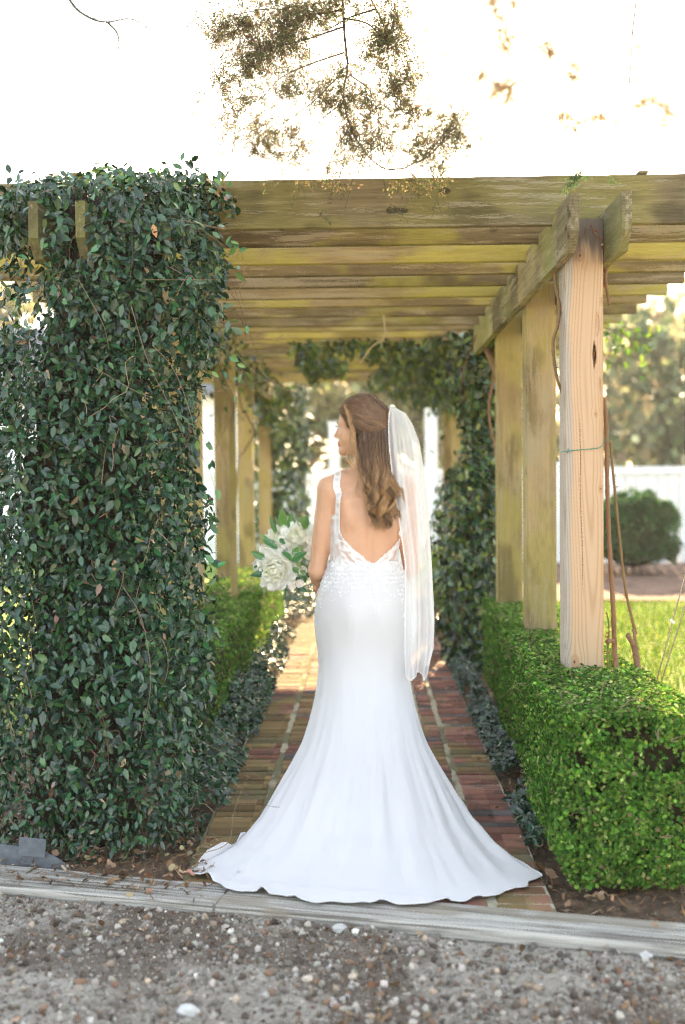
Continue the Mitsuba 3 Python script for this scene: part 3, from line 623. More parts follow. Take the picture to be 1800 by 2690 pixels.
# the vines further in: right column, overhead, left behind
def vine(name, label, cloud, n_leaf, size, seed, stems=(), cols=IVY, trans='vine_leaf', core_prof=None):
    r = np.random.default_rng(seed); k = thing(name, label, 'vine', None)
    p, nr = cloud(r, n_leaf)
    a, b, c = frames(r, nr, [.1, -.2, -1.0], .6, .8)
    q = tint(r, len(p), cols, None, .32)
    part(k, 'foliage', cply(scatter(LEAF, p, a, b, c, r.uniform(*size, len(p)), r.uniform(.8, 1.2, len(p)), q), trans), kind='stuff')
    if core_prof: part(k, 'stem_mass', cply(core(core_prof, .2, seed, 24, 24), 'bark_plain', True))
    for pts, rad, q in stems:
        w = spline(pts, 24); v, f = tube(w, np.linspace(rad, rad * .6, 24), 7); part(k, 'stem', cply((v, f, np.tile(q, (len(v), 1))), 'bark'))
PR2 = [(0, .78, 8.5, .22, .42), (.4, .77, 8.45, .27, .48), (.9, .76, 8.4, .28, .48), (1.3, .80, 8.4, .23, .45), (1.6, .86, 8.45, .15, .40), (2.0, .85, 8.5, .16, .42), (2.42, .80, 8.6, .30, .50)]
def cl_right(r, n):
    p, nr, lay, th = column_points(r, n, PR2, lump=.12, depth=.07, seed=12, front=.75); return p, nr
MIXG = IVY + [(.09, .15, .03), (.14, .19, .04)]
vine('climbing_vine', 'leafy vine bush climbing the posts behind the veil on the right', cl_right, 6500, (.045, .085), 31,
     [([at(1095, 745, 8.0), at(1115, 800, 8.0), at(1130, 850, 8.0), at(1118, 940, 8.0), at(1135, 1040, 7.9), at(1140, 1150, 7.9)], .013, (.20, .12, .07)),
      ([at(1098, 770, 7.9), at(1140, 880, 7.2), at(1150, 960, 7.0)], .008, (.22, .14, .08)), ([at(1092, 760, 7.9), at(1060, 850, 8.0), at(1050, 930, 8.2)], .006, (.16, .10, .07))], MIXG, core_prof=PR2)
def cl_top(r, n):
    p = np.stack([r.uniform(-.55, 1.15, n), r.uniform(8.6, 11.8, n), r.uniform(0, 1, n)], 1)
    edge = .10 + .36 * np.clip((p[:, 0] + .1) / .9, 0, 1) ** 1.3
    p[:, 2] = 2.42 - p[:, 2] ** 1.5 * edge * (.35 + 1.1 * meshkit.fbm(p * [3, 2, 0], 3, 5)) - .02
    ok = meshkit.fbm(p * [2.5, 1.5, 3], 3, 15) + .25 * np.clip(p[:, 0], -.5, .6) > .44
    return p[ok], np.tile([0, -1, -.3], (ok.sum(), 1))
vine('climbing_vine', 'leafy vine hanging under the far crossbeams above the bride', cl_top, 6500, (.045, .085), 32,
     [([at(878, 720, 7.0), at(880, 770, 7.0), at(850, 795, 7.0), at(825, 830, 7.0)], .006, (.40, .33, .24)), ([at(735, 770, 9), at(725, 800, 9), at(730, 830, 9)], .008, (.34, .28, .22))], MIXG)
PR3 = [(0, -1.0, 13.6, .35, .5), (.7, -1.0, 13.5, .36, .5), (1.6, -1.02, 13.4, .34, .45), (2.4, -1.0, 13.3, .4, .5)]
def cl_left(r, n):
    p, nr, lay, th = column_points(r, n, PR3, lump=.16, depth=.06, seed=17, front=.75)
    ok = meshkit.fbm(p * 3.5, 3, 18) > .36
    return p[ok], nr[ok]
vine('climbing_vine', 'dark vine around the farthest left post beside the bouquet', cl_left, 5200, (.055, .10), 33,
     [([at(545, 880, 9.2), at(552, 930, 9.2), at(582, 985, 9.2), at(560, 1030, 9.2), at(545, 1060, 9.2), at(540, 1180, 9.2)], .009, (.16, .11, .08))], MIXG)
def cl_mid(r, n):
    p = np.stack([r.normal(-1.02, .10, n), r.uniform(7.2, 12.5, n), 2.36 - r.exponential(size=n) * .09], 1)
    ok = meshkit.fbm(p * [4, 2.2, 4], 3, 25) > .50
    return p[ok], np.tile([.3, -1, 0], (ok.sum(), 1))
vine('climbing_vine', 'thin vine along the left beam beyond the leafy column', cl_mid, 900, (.04, .07), 34, (), MIXG)

# clipped boxwood hedges
BOX = [(.11, .235, .035), (.065, .165, .030), (.18, .31, .055), (.040, .10, .022), (.26, .36, .10), (.26, .22, .11)]
def hedge(label, x0, x1, y0, y1, h, n, size, seed, lumps=.02, round_=.05, weights=(.30, .27, .18, .15, .07, .03)):
    r = np.random.default_rng(seed); k = thing('boxwood_hedge', label, 'hedge', None)
    L = y1 - y0; W = x1 - x0
    areas = np.array([W * L, h * L * 1.0, h * L * .5, W * h * 1.5, W * h * .3]); which = r.choice(5, n, p=areas / areas.sum())
    u, v = r.uniform(size=n), r.uniform(size=n)
    p = np.zeros((n, 3)); nr = np.zeros((n, 3))
    for f, (o, s, t, nn) in enumerate([((x0, y0, h), (W, 0, 0), (0, L, 0), (0, 0, 1)), ((x0, y0, .03), (0, L, 0), (0, 0, h - .03), (-1, 0, 0)), ((x1, y0, .03), (0, L, 0), (0, 0, h - .03), (1, 0, 0)),
                                       ((x0, y0, .03), (W, 0, 0), (0, 0, h - .03), (0, -1, 0)), ((x0, y1, .03), (W, 0, 0), (0, 0, h - .03), (0, 1, 0))]):
        m = which == f; p[m] = np.array(o) + u[m, None] * np.array(s) + v[m, None] * np.array(t); nr[m] = nn
    cen = np.array([(x0 + x1) / 2, 0, h / 2]); half = np.array([W / 2, 0, h / 2])
    cl = p.copy(); cl[:, 1] = np.clip(p[:, 1], y0 + round_, y1 - round_); cl[:, 0] = np.clip(p[:, 0], x0 + round_, x1 - round_); cl[:, 2] = np.clip(p[:, 2], 0, h - round_)
    d = p - cl; p = cl + unit(d) * np.minimum(np.linalg.norm(d, axis=1, keepdims=True), round_); nr = unit(nr + unit(d) * .6)
    q = p.copy()
    p += nr * ((meshkit.fbm(q * 4.5, 3, seed)[:, None] - .5) * 2.4 * lumps + (meshkit.fbm(q * 24, 2, seed + 5)[:, None] - .5) * .030)
    p -= nr * (r.exponential(size=(n, 1)) * .016)
    p[:, 0] += np.clip(.14 - p[:, 2], 0, 1) * .35 * np.sign(cen[0] - p[:, 0]); p[:, 1] += np.clip(.14 - p[:, 2], 0, 1) * .4 * (p[:, 1] < y0 + .1)
    hole = meshkit.fbm(q * [9, 9, 11], 3, seed + 7) + .10 * (nr[:, 2] > .6)
    ok = (hole > .37) | (r.uniform(size=n) < .12); p, nr = p[ok], nr[ok]; n = len(p)
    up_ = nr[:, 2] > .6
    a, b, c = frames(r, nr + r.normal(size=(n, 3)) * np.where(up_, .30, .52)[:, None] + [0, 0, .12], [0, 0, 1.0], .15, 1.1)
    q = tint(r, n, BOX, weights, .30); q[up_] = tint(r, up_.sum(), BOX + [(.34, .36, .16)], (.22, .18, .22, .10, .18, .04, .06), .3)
    young = meshkit.fbm(p * 7, 3, seed + 3)[:, None]; q *= .65 + .8 * young
    part(k, 'foliage', cply(scatter(SMALL, p, a, b, c, r.uniform(size[0], size[1], n), r.uniform(.9, 1.3, n), q), 'box_leaf'), kind='stuff')
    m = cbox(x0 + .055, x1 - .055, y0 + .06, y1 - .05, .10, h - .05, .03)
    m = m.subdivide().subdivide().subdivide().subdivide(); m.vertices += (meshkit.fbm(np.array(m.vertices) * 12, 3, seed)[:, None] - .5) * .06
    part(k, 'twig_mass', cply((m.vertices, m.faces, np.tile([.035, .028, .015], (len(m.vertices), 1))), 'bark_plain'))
    tw = []
    for i in range(int(26 * L) + 30):
        p0 = p[r.integers(0, n)]; w = p0 + np.cumsum(np.vstack([np.zeros(3), r.normal(size=(3, 3)) * .022]), 0) - nr[0] * 0
        v, f = tube(spline(w, 7), .0013, 4, False); tw.append((v, f, (.28, .21, .13)))
    part(k, 'twig', cply(join(tw), 'bark_plain'), kind='stuff')
hedge('clipped bright green box hedge block at right, its near end facing the gravel', .622, 1.10, 3.66, 4.52, .610, 36000, (.012, .022), 51, .012, .022)
hedge('clipped box hedge block around the pale front post, second from the gravel', .672, 1.10, 4.54, 5.80, .602, 30000, (.012, .021), 56, .018, .025)
hedge('clipped box hedge right of the path around the second and third posts', .735, 1.14, 5.84, 7.25, .60, 22000, (.013, .021), 52, .02, .03)
hedge('box hedge left of the path just behind the leafy column', -1.25, -.76, 5.6, 8.0, .54, 17000, (.017, .027), 53, .03)
hedge('box hedge left of the path, far stretch near the bouquet', -1.25, -.74, 8.15, 10.2, .56, 14000, (.018, .028), 54, .03)
hedge('far box hedge behind the right hand vine bush', .68, 1.15, 10.3, 13.4, .55, 9000, (.024, .034), 55, .03)

# low ground cover with glossy leaves along the path
def cover(label, n, x, y, h, size, seed, cols, lean, keep=None):
    r = np.random.default_rng(seed)
    p = np.stack([r.uniform(*x, n), r.uniform(*y, n), np.zeros(n)], 1)
    mound = meshkit.fbm(p * [3.5, 2.2, 0], 3, seed)
    p[:, 2] = .01 + h * (.35 + 1.1 * mound) * np.sqrt(r.uniform(size=n)) * np.clip(np.minimum(p[:, 0] - x[0], x[1] - p[:, 0]) / .08, .25, 1)
    ok = (mound > .40) if keep is None else keep(p, mound); p = p[ok]; n = len(p)
    a, b, c = frames(r, np.tile([lean * .6, -.5, .8], (n, 1)), [lean, -.6, .25], .55, .7)
    solo('ground_cover', cply(scatter(LEAF, p, a, b, c, r.uniform(*size, n), r.uniform(.9, 1.25, n), tint(r, n, cols, None, .3)), 'vine_leaf'), label, 'ground cover', kind='stuff')
cover('low dark glossy ground cover along the left edge of the path', 6500, (-.86, -.60), (4.5, 9.6), .20, (.028, .048), 61, [(.025, .07, .03), (.04, .10, .04), (.018, .045, .022)], .7)
cover('low silvery glossy ground cover along the right edge of the path', 5200, (.60, .74), (4.15, 9.0), .15, (.026, .046), 62, [(.03, .06, .035), (.05, .085, .05), (.02, .04, .025)], -.7, lambda p, m: m > .42)
cover('dark ground cover at the far end left of the path', 2600, (-1.0, -.52), (10.4, 13.2), .22, (.035, .06), 63, [(.022, .055, .03), (.04, .09, .04)], .6)

# climbing rose canes at the near right post
def cane(label, pts, rads, tipcut=True, buds=8, seed=1, extra=()):
    r = np.random.default_rng(seed); k = thing('rose_cane', label, 'cane')
    w = spline(pts, 44); rr = np.interp(np.linspace(0, 1, 44), np.linspace(0, 1, len(rads)), rads) * (1 + .10 * np.sin(np.arange(44) * 1.9))
    v, f = tube(w, rr, 9); cc = tint(r, 1, [(.20, .125, .07)], None, .1)[0] * (.75 + .6 * meshkit.fbm(v * 40, 3, seed)[:, None]); part(k, 'stem', cply((v, f, cc), 'bark'))
    if tipcut:
        t = unit(w[-1] - w[-3]); up = unit(t + [-.1, -.55, .1]); tt = [w[-1] - t * .002, w[-1] + up * .0025]
        v, f = tube(tt, rr[-1] * .85, 12); part(k, 'cut_end', cply((v, f, np.tile([.62, .46, .26], (len(v), 1))), 'bark_plain'))
    for q, rad in extra:
        q = spline(q, 10); v, f = tube(q, rad, 7); part(k, 'stub', cply((v, f, np.tile([.22, .14, .08], (len(v), 1))), 'bark'))
    bp = []
    for i in range(buds):
        j = r.integers(3, 42); p0 = w[j]; nb = r.integers(1, 5)
        d0 = unit(r.normal(size=3) * [1, .5, .5])
        for q in range(nb):
            d = unit(d0 + r.normal(size=3) * .45 + [0, 0, .3]); L = r.uniform(.010, .024)
            v, f = tube([p0 + d0 * rr[j] * .5, p0 + d * L * .5, p0 + d * L], [.0018, .0016, .0004], 5); bp.append((v, f, tint(r, 1, [(.30, .045, .03), (.36, .10, .05), (.22, .10, .04)])[0]))
    if bp: part(k, 'buds', cply(join(bp), 'bark_plain'), kind='stuff')
Dc = 4.70
cane('thick brown rose cane standing close to the right side of the pale post', [at(1413, 1548, 4.58), at(1407, 1490, Dc), at(1404, 1400, Dc), at(1398, 1300, Dc), at(1392, 1180, Dc), at(1389, 1060, Dc), at(1388, 980, Dc), at(1383, 910, Dc)], [.0125, .0105, .0095, .009, .0085, .009, .0085], buds=10, seed=71,
     extra=[([at(1405, 1467, Dc), at(1395, 1466, Dc - .02), at(1389, 1471, Dc - .03)], [.010] * 9 + [.009])])
cane('thinner greenish rose cane arching beside the thick one', [at(1455, 1450, 4.72), at(1448, 1420, Dc), at(1432, 1350, Dc), at(1420, 1250, Dc), at(1410, 1150, Dc), at(1403, 1080, Dc), at(1397, 1010, Dc)], [.0075, .006, .0055, .0055, .005, .005], buds=9, seed=72)
cane('stubby pruned rose stump with pale cut faces at the outer edge of the hedge', [at(1463, 1552, 4.60), at(1456, 1500, 4.66), at(1450, 1470, 4.68)], [.0125, .0125, .0140], True, 6, 73, [([at(1452, 1478, 4.68), at(1442, 1462, 4.66), at(1437, 1452, 4.65)], .0105), ([at(1455, 1475, 4.68), at(1452, 1450, 4.69), at(1449, 1440, 4.69)], .0065)])
cane('twisting grey brown cane on the left side of the pale post', [at(1275, 600, 4.72), at(1270, 640, 4.72), at(1280, 700, 4.72), at(1277, 740, 4.70), at(1266, 785, 4.70), at(1272, 850, 4.72), at(1287, 905, 4.74)], [.0045, .006, .007, .0075, .007, .006, .005], False, 8, 74)
cane('twisted cane at the top right of the pale post under the crossbeam', [at(1395, 700, 4.78), at(1386, 640, 4.76), at(1390, 610, 4.74), at(1400, 595, 4.70), at(1385, 570, 4.62), at(1378, 560, 4.60)], [.005, .007, .008, .0095, .008, .006], True, 12, 75)
cane('thin reddish cane in front of the dark post top', [at(1330, 545, 4.60), at(1350, 520, 4.60), at(1368, 540, 4.59), at(1380, 552, 4.60)], [.0022, .002, .002], False, 9, 76)
cane('short thorny cane low at the right foot of the pale post', [at(1394, 1545, 4.63), at(1391, 1500, 4.66), at(1394, 1440, 4.70), at(1389, 1400, 4.72)], [.005, .004, .003, .002], False, 9, 77)

# juniper boughs hanging in from above
def bough(label, limbs, n_spray, seed, dense, bl=(.006, .013), cols=((.10, .11, .035), (.075, .10, .04), (.16, .14, .045), (.05, .08, .035)), spread=.075, name='juniper_bough', per=16, cat='branch'):
    r = np.random.default_rng(seed); k = thing(name, label, cat)
    pts, wts = [], []
    for j, (line, r0, r1, wgt) in enumerate(limbs):
        w = spline(line, 40); w = w + (meshkit.fbm(w * 9 + j, 2, seed)[:, None] - .5) * .012
        v, f = tube(w, np.linspace(r0, r1, 40) * (1.25 if n_spray < 400 else 1), 6); part(k, 'limb', cply((v, f, np.tile([.085, .06, .05], (len(v), 1))), 'bark_plain')); pts.append(w); wts.append(np.full(40, wgt))
    pts, wts = np.vstack(pts), np.concatenate(wts)
    i = r.choice(len(pts), n_spray, p=wts / wts.sum())
    hub = pts[i] + r.normal(size=(n_spray, 3)) * dense * 1.6; hub = hub[np.argsort(meshkit.fbm(hub * 7, 2, seed) < (.47 if n_spray > 1000 else 0), kind='stable')]; near_ = r.integers(0, max(1, n_spray // 5), n_spray)
    p0 = hub[near_] + r.normal(size=(n_spray, 3)) * dense * .55
    if cat == 'tree': p0 = p0[(p0[:, 2] > 2.60) | (r.uniform(size=n_spray) < .30)]; n_spray = len(p0)
    twigs, bp, ba = [], [], []
    for q in range(n_spray):
        d = unit(r.normal(size=3) + [0, 0, -.45]); L = r.uniform(.4, 1.3) * spread
        w = spline([p0[q], p0[q] + d * L * .5 + r.normal(size=3) * L * .12, p0[q] + d * L + [0, 0, -L * .15]], 6)
        v, f = tube(w, np.linspace(.0011, .0005, 6), 3, False); twigs.append((v, f))
        m = r.integers(int(per * .6), int(per * 1.4)); t = r.uniform(.15, 1, m); pp = w[0] + (w[-1] - w[0]) * t[:, None] + r.normal(size=(m, 3)) * .0045
        bp.append(pp); ba.append(unit(d + r.normal(size=(m, 3)) * .75))
    v, f = join(twigs); part(k, 'twig', cply((v, f, np.tile([.11, .085, .055], (len(v), 1))), 'bark_plain'), kind='stuff')
    bp, ba = np.vstack(bp), np.vstack(ba); n = len(bp)
    a, b, c = frames(r, r.normal(size=(n, 3)), ba, 0, .1)
    if cat == 'tree':
        q = spline([(4.6, 3.6, 3.3), (3.4, 3.8, 3.85), (2.0, 3.95, limb_z(2.0)), (1.0, 3.95, limb_z(1.0)), (0, 3.95, limb_z(0)), (-.9, 3.9, limb_z(-.9)), (-1.8, 3.7, 4.1)], 60); v, f = tube(q, np.linspace(.09, .02, 60), 10); part(k, 'limb', cply((v, f, np.tile([.12, .085, .06], (len(v), 1))), 'bark'))
        v, f = tube(spline([(4.7, 3.6, -.2), (4.62, 3.6, 1.5), (4.6, 3.6, 3.3), (4.7, 3.7, 6.0), (4.65, 3.8, 8.5)], 40), np.linspace(.17, .05, 40), 14); part(k, 'trunk', cply((v, f, np.tile([.13, .09, .065], (len(v), 1))), 'bark'))
    part(k, 'foliage', cply(scatter(BLADE, bp, a, b, c, r.uniform(*bl, n), r.uniform(.85, 1.4, n), tint(r, n, cols)), 'cedar_leaf'), kind='stuff')
D = 4.38
def limb_z(x): return 3.95 + .06 * math.sin(x * 1.7)          # the tree's long limb, above the picture
def up(x_, y_, d):
    q = at(x_, y_, d); return np.array([q[0] + .05, 3.95, limb_z(q[0])])
A = lambda x_, y_, d=D: at(x_, y_, d)
jk = bough('juniper tree whose large bough hangs in front of the pergola, top centre', [
    ([up(800, -420, 4.2), A(800, -420, 4.2), A(790, -200, 4.3), A(785, 0), A(795, 150), A(785, 215), A(800, 290), A(835, 350), A(880, 385), A(925, 385)], .006, .0022, .75),
    ([A(925, 385), A(975, 360), A(1010, 330), A(1055, 285)], .003, .0012, 1.5),
    ([A(790, 20), A(720, 30), A(620, 20), A(520, 40), A(500, 60)], .004, .001, 1.9), ([A(790, 60), A(700, 90), A(600, 120), A(545, 190)], .004, .001, 2.0),
    ([A(788, 120), A(700, 150), A(640, 180), A(590, 230), A(545, 225)], .0035, .001, 2.0), ([A(795, 150), A(720, 230), A(640, 290), A(590, 340)], .003, .001, 1.5),
    ([A(792, 230), A(740, 270), A(690, 330), A(665, 360)], .003, .001, 1.4), ([A(800, 290), A(770, 340), A(750, 390), A(765, 425)], .003, .001, .7),
    ([A(790, 40), A(850, 60), A(880, 110), A(850, 170)], .004, .001, 1.3), ([A(850, 0), A(880, 60), A(890, 150), A(905, 230), A(895, 280)], .004, .001, .7),
    ([A(800, 170), A(850, 215), A(850, 290), A(890, 330)], .003, .001, 1.0), ([A(905, 120), A(920, 140), A(940, 190), A(975, 200)], .0025, .0008, .35),
    ([A(900, 230), A(930, 258), A(980, 250), A(1000, 245)], .0022, .0007, .25), ([A(835, 350), A(810, 400), A(800, 440), A(790, 480)], .002, .0007, .16),
    ([A(880, 385), A(880, 420), A(890, 450)], .002, .0007, .16), ([A(930, 385), A(960, 415), A(985, 430)], .002, .0007, .25), ([A(860, 20), A(800, 40), A(740, 70), A(690, 60)], .004, .001, 1.6)],
    4600, 81, .034, bl=(.006, .014), spread=.070, per=20, cols=((.15, .15, .06), (.10, .14, .06), (.26, .20, .09), (.07, .12, .05), (.22, .13, .10)), name='juniper_tree', cat='tree')
Dn = 2.75; GOLD = ((.50, .38, .24), (.56, .42, .28), (.40, .35, .22), (.60, .48, .34))
bough('blurred juniper bough hanging close to the camera, top right', [
    ([up(1130, -300, Dn), A(1130, -300, Dn), A(1140, -60, Dn), A(1150, 30, Dn), A(1145, 90, Dn), A(1170, 130, Dn), A(1180, 190, Dn), A(1140, 200, Dn), A(1120, 175, Dn)], .003, .001, 1.0)], 130, 82, .010, bl=(.008, .018), spread=.036, per=18, cols=GOLD)
bough('small blurred juniper tuft near the top, between the large bough and the right one', [([up(985, -200, Dn), A(985, -200, Dn), A(980, 0, Dn), A(985, 60, Dn), A(990, 110, Dn)], .0015, .0008, 1.0)], 24, 83, .011, bl=(.008, .018), spread=.034, per=18, cols=GOLD)
bough('blurred juniper tufts at the top right corner', [
    ([up(1500, -200, 2.9), A(1500, -200, 2.9), A(1490, -20, 2.9), A(1480, 60, 2.9), A(1450, 110, 2.9)], .002, .0008, .6), ([up(1680, 0, 2.9), A(1640, 120, 2.9), A(1600, 250, 2.9), A(1530, 230, 2.9), A(1490, 270, 2.9), A(1460, 220, 2.9)], .0022, .0008, 1.5),
    ([up(1700, 0, 2.9), A(1640, 60, 2.9), A(1570, 90, 2.9), A(1520, 95, 2.9), A(1450, 90, 2.9)], .002, .0008, .25)], 110, 84, .014, bl=(.008, .018), spread=.036, per=18, cols=GOLD)
bough('sparse juniper sprays right of centre above the pergola', [
    ([up(1330, -150, 3.4), A(1330, -150, 3.4), A(1330, 10, 3.4), A(1335, 40, 3.4)], .0015, .0006, .2), ([A(1290, 330, 3.4), A(1300, 270, 3.4), A(1330, 280, 3.4), A(1370, 260, 3.4), A(1390, 280, 3.4)], .0015, .0006, 1.0),
    ([A(1310, 190, 3.3), A(1312, 150, 3.3), A(1300, 140, 3.3)], .0012, .0006, .45), ([A(1260, 120, 3.3), A(1250, 100, 3.3), A(1262, 105, 3.3)], .0012, .0006, .4)], 130, 85, .010, bl=(.007, .015), spread=.032, per=18, cols=GOLD)
bough('small sharp green juniper sprig above the right end of the crossbeam', [
    ([up(1452, -100, 4.2), A(1450, 60, 4.2), A(1440, 220, 4.2), A(1412, 275, 4.2), A(1400, 340, 4.2), A(1395, 380, 4.2)], .0022, .001, .12), ([A(1300, 410, 4.2), A(1340, 395, 4.2), A(1395, 380, 4.2), A(1430, 400, 4.2)], .0014, .0006, 1.0)], 60, 86, .008, spread=.035, cols=((.06, .13, .06), (.09, .15, .05)))
bt = thing('bare_twig', 'bare forked dark twig against the white sky, top left', 'twig')
for line, r0, r1 in (([(-40, -420), (60, -220), (120, -90), (163, 5), (205, 40), (245, 50), (300, 43), (345, 70), (385, 110), (440, 152)], .0040, .0006), ([(245, 50), (268, 75), (272, 105), (268, 130), (280, 182)], .0026, .0005), ([(205, 40), (225, 42), (240, 40)], .001, .0005)):
    v, f = tube(spline([at(x_, y_, 3.6) for x_, y_ in line], 40), np.linspace(r0, r1, 40) * 1.7, 6); part(bt, 'limb', cply((v, f, np.tile([.05, .055, .05], (len(v), 1))), 'bark_plain'))
# ------------------------------------------------------------------ beyond the pergola
FX = lambda t: np.array([-9 + 16 * t, 20.6 - 3.9 * t])
fk = thing('white_fence', 'white board fence with square posts running behind the lawn', 'fence')
board = mikit.ply(cbox(-.074, .074, -.012, .012, -.05, 1.36, .003), 'white_vinyl'); pst = mikit.ply(cbox(-.065, .065, -.065, .065, -.1, 1.50, .006), 'white_vinyl'); cap = mikit.ply(trimesh.convex.convex_hull(np.array([(x, y, 1.50) for x in (-.08, .08) for y in (-.08, .08)] + [(x, y, 1.525) for x in (-.08, .08) for y in (-.08, .08)] + [(0, 0, 1.57)])), 'white_vinyl')
fd = unit(FX(1) - FX(0)); fa_ = math.degrees(math.atan2(fd[1], fd[0])); FL = np.linalg.norm(FX(1) - FX(0))
nb = int(FL / .156)
for i in range(nb):
    q = FX((i + .5) / nb); part(fk, 'board', board, m=T().translate([q[0], q[1], -.02]).rotate([0, 0, 1], fa_))
for i in range(9):
    q = FX(i / 8); m = T().translate([q[0], q[1] - .04, -.02]).rotate([0, 0, 1], fa_); pn = part(fk, 'post', pst, m=m); part(pn, 'cap', cap, m=m)
for z in (.25, 1.36):
    q = FX(.5); part(fk, 'rail', mikit.ply(cbox(-FL / 2, FL / 2, -.045, .045, z, z + .12, .004), 'white_vinyl'), m=T().translate([q[0], q[1], -.02]).rotate([0, 0, 1], fa_))
for (dx, dyt, w, lab) in ((987, 925, .185, 'tall white square column right of the bride, far behind the veil'), (764, 965, .165, 'white square column behind the face of the bride'), (757, 925, .0, '')):
    if w == 0: continue
    p = at(dx, dyt, 18.0); k = thing('white_column', lab, 'column')
    part(k, 'shaft', mikit.ply(cbox(p[0] - w / 2, p[0] + w / 2, 18, 18 + w, -.1, p[2] - .06, .006), 'white_vinyl')); part(k, 'cap', mikit.ply(cbox(p[0] - w * .6, p[0] + w * .6, 18 - w * .1, 18 + w * 1.1, p[2] - .06, p[2], .006), 'white_vinyl'))
bk = thing('white_shed', 'white clapboard building glimpsed between the leafy column and the left posts', 'building')
xr = at(508, 1000, 22)[0]
for i in range(19): part(bk, 'clapboard', mikit.ply(trimesh.convex.convex_hull(np.array([(x, y, z) for x in (-8.5, xr) for (y, z) in ((22, i * .16 - .1), (21.975, i * .16 - .1), (22, i * .16 + .07))])), 'white_siding'))
part(bk, 'wall', mikit.ply(cbox(-8.5, xr - .01, 22.0, 27, -.2, 2.95, .01), 'white_siding'))
part(bk, 'roof', mikit.ply(trimesh.convex.convex_hull(np.array([(x, y, z) for x in (-8.8, xr + .2) for (y, z) in ((21.6, 2.9), (27.4, 2.9), (24.5, 4.6), (21.6, 2.98), (27.4, 2.98))])), 'roof_grey'))
part(bk, 'corner_board', mikit.ply(cbox(xr - .09, xr + .02, 21.955, 22.05, -.1, 2.9, .004), 'white_vinyl'))

# round clipped shrub and another by the fence
def shrub(label, c0, rad, n, size, seed, cols):
    r = np.random.default_rng(seed); k = thing('round_shrub', label, 'shrub')
    d = unit(r.normal(size=(n, 3))); d[:, 2] = np.where(d[:, 2] < -.6, -d[:, 2], d[:, 2])
    d = np.sign(d) * np.abs(d) ** .72
    p = np.array(c0) + d * np.array(rad) * .95 * (1 - r.exponential(size=(n, 1)) * .05 + (meshkit.fbm(d * 3, 3, seed)[:, None] - .5) * .55)
    a, b, c = frames(r, d, [0, 0, 1.0], .7, 1)
    part(k, 'foliage', cply(scatter(SMALL, p, a, b, c, r.uniform(*size, n), 1.1, tint(r, n, cols, None, .3)), 'box_leaf'), kind='stuff')
    m = trimesh.creation.icosphere(3); part(k, 'twig_mass', cply((m.vertices * np.array(rad) * .8 + c0, m.faces, np.tile([.03, .025, .015], (len(m.vertices), 1))), 'bark_plain', True))
    for q in range(3):
        b0 = np.array(c0) + [.1 * (q - 1), 0, -rad[2]]; v, f = tube([[b0[0], b0[1], -.05], b0 + [0, 0, .2]], .02, 6); part(k, 'stem', cply((v, f, np.tile([.12, .08, .05], (len(v), 1))), 'bark_plain'))
p = at(1455, 1222, 15.4); shrub('round clipped dark green shrub in front of the white fence on the right', (p[0] - .03, 15.4, .54), (.60, .5, .55), 12000, (.035, .06), 91, [(.05, .12, .05), (.08, .16, .055), (.035, .08, .04), (.12, .19, .09)])

# trees beyond the fence
BUD = [(.60, .50, .36), (.50, .43, .28), (.64, .54, .40), (.40, .39, .22)]; PINE = [(.22, .25, .16), (.17, .20, .13), (.27, .29, .18)]; OLV = [(.36, .34, .19), (.44, .39, .24), (.28, .28, .15)]
def tree(name, label, x, y, h, w, n, cols, seed, leaf=(.22, .42), lo=.25, group=None):
    r = np.random.default_rng(seed); k = thing(name, label, 'tree', group)
    lean = r.normal(size=2) * .03 * h
    tr = spline([[x, y, -.2], [x + lean[0] * .3, y, h * .35], [x + lean[0], y + lean[1], h * .95]], 16)
    parts_ = [tube(tr, np.linspace(.022 * h, .006 * h, 16), 8)]; tips = []
    for i in range(16):
        j = r.integers(4, 15); p0 = tr[j]; az = r.uniform(0, 6.28); up = r.uniform(.15, .8); L = w * r.uniform(.5, 1.0) * (1.15 - .5 * j / 15)
        q = spline([p0, p0 + np.array([math.cos(az), math.sin(az), up]) * L * .5, p0 + np.array([math.cos(az), math.sin(az), up * 1.15]) * L], 8)
        parts_.append(tube(q, np.linspace(.007 * h, .0018 * h, 8), 5)); tips.append(q[3:])
    v, f = join(parts_[:1]); part(k, 'trunk', cply((v, f, np.tile([.17, .13, .10], (len(v), 1))), 'bark_plain'))
    v, f = join(parts_[1:]); part(k, 'limbs', cply((v, f, np.tile([.19, .15, .11], (len(v), 1))), 'bark_plain'), kind='stuff')
    tips = np.vstack(tips + [tr[-5:]]); p = tips[r.integers(0, len(tips), n)] + r.normal(size=(n, 3)) * [w * .22, w * .22, h * .055]
    p = p[p[:, 2] > lo * h]; n = len(p)
    a, b, c = frames(r, r.normal(size=(n, 3)), [0, 0, -1.0], 0, 1)
    part(k, 'crown', cply(scatter(SHEET, p, a, b, c, r.uniform(*leaf, n), .8, tint(r, n, cols, None, .35)), 'far_leaf'), kind='stuff')
rt = np.random.default_rng(5)
KINDS = {'b': ('budding_tree', BUD, 'pale budding deciduous tree'), 'p': ('pine_tree', PINE, 'dark green pine tree'), 'o': ('leafy_tree', OLV, 'olive green leafy tree')}
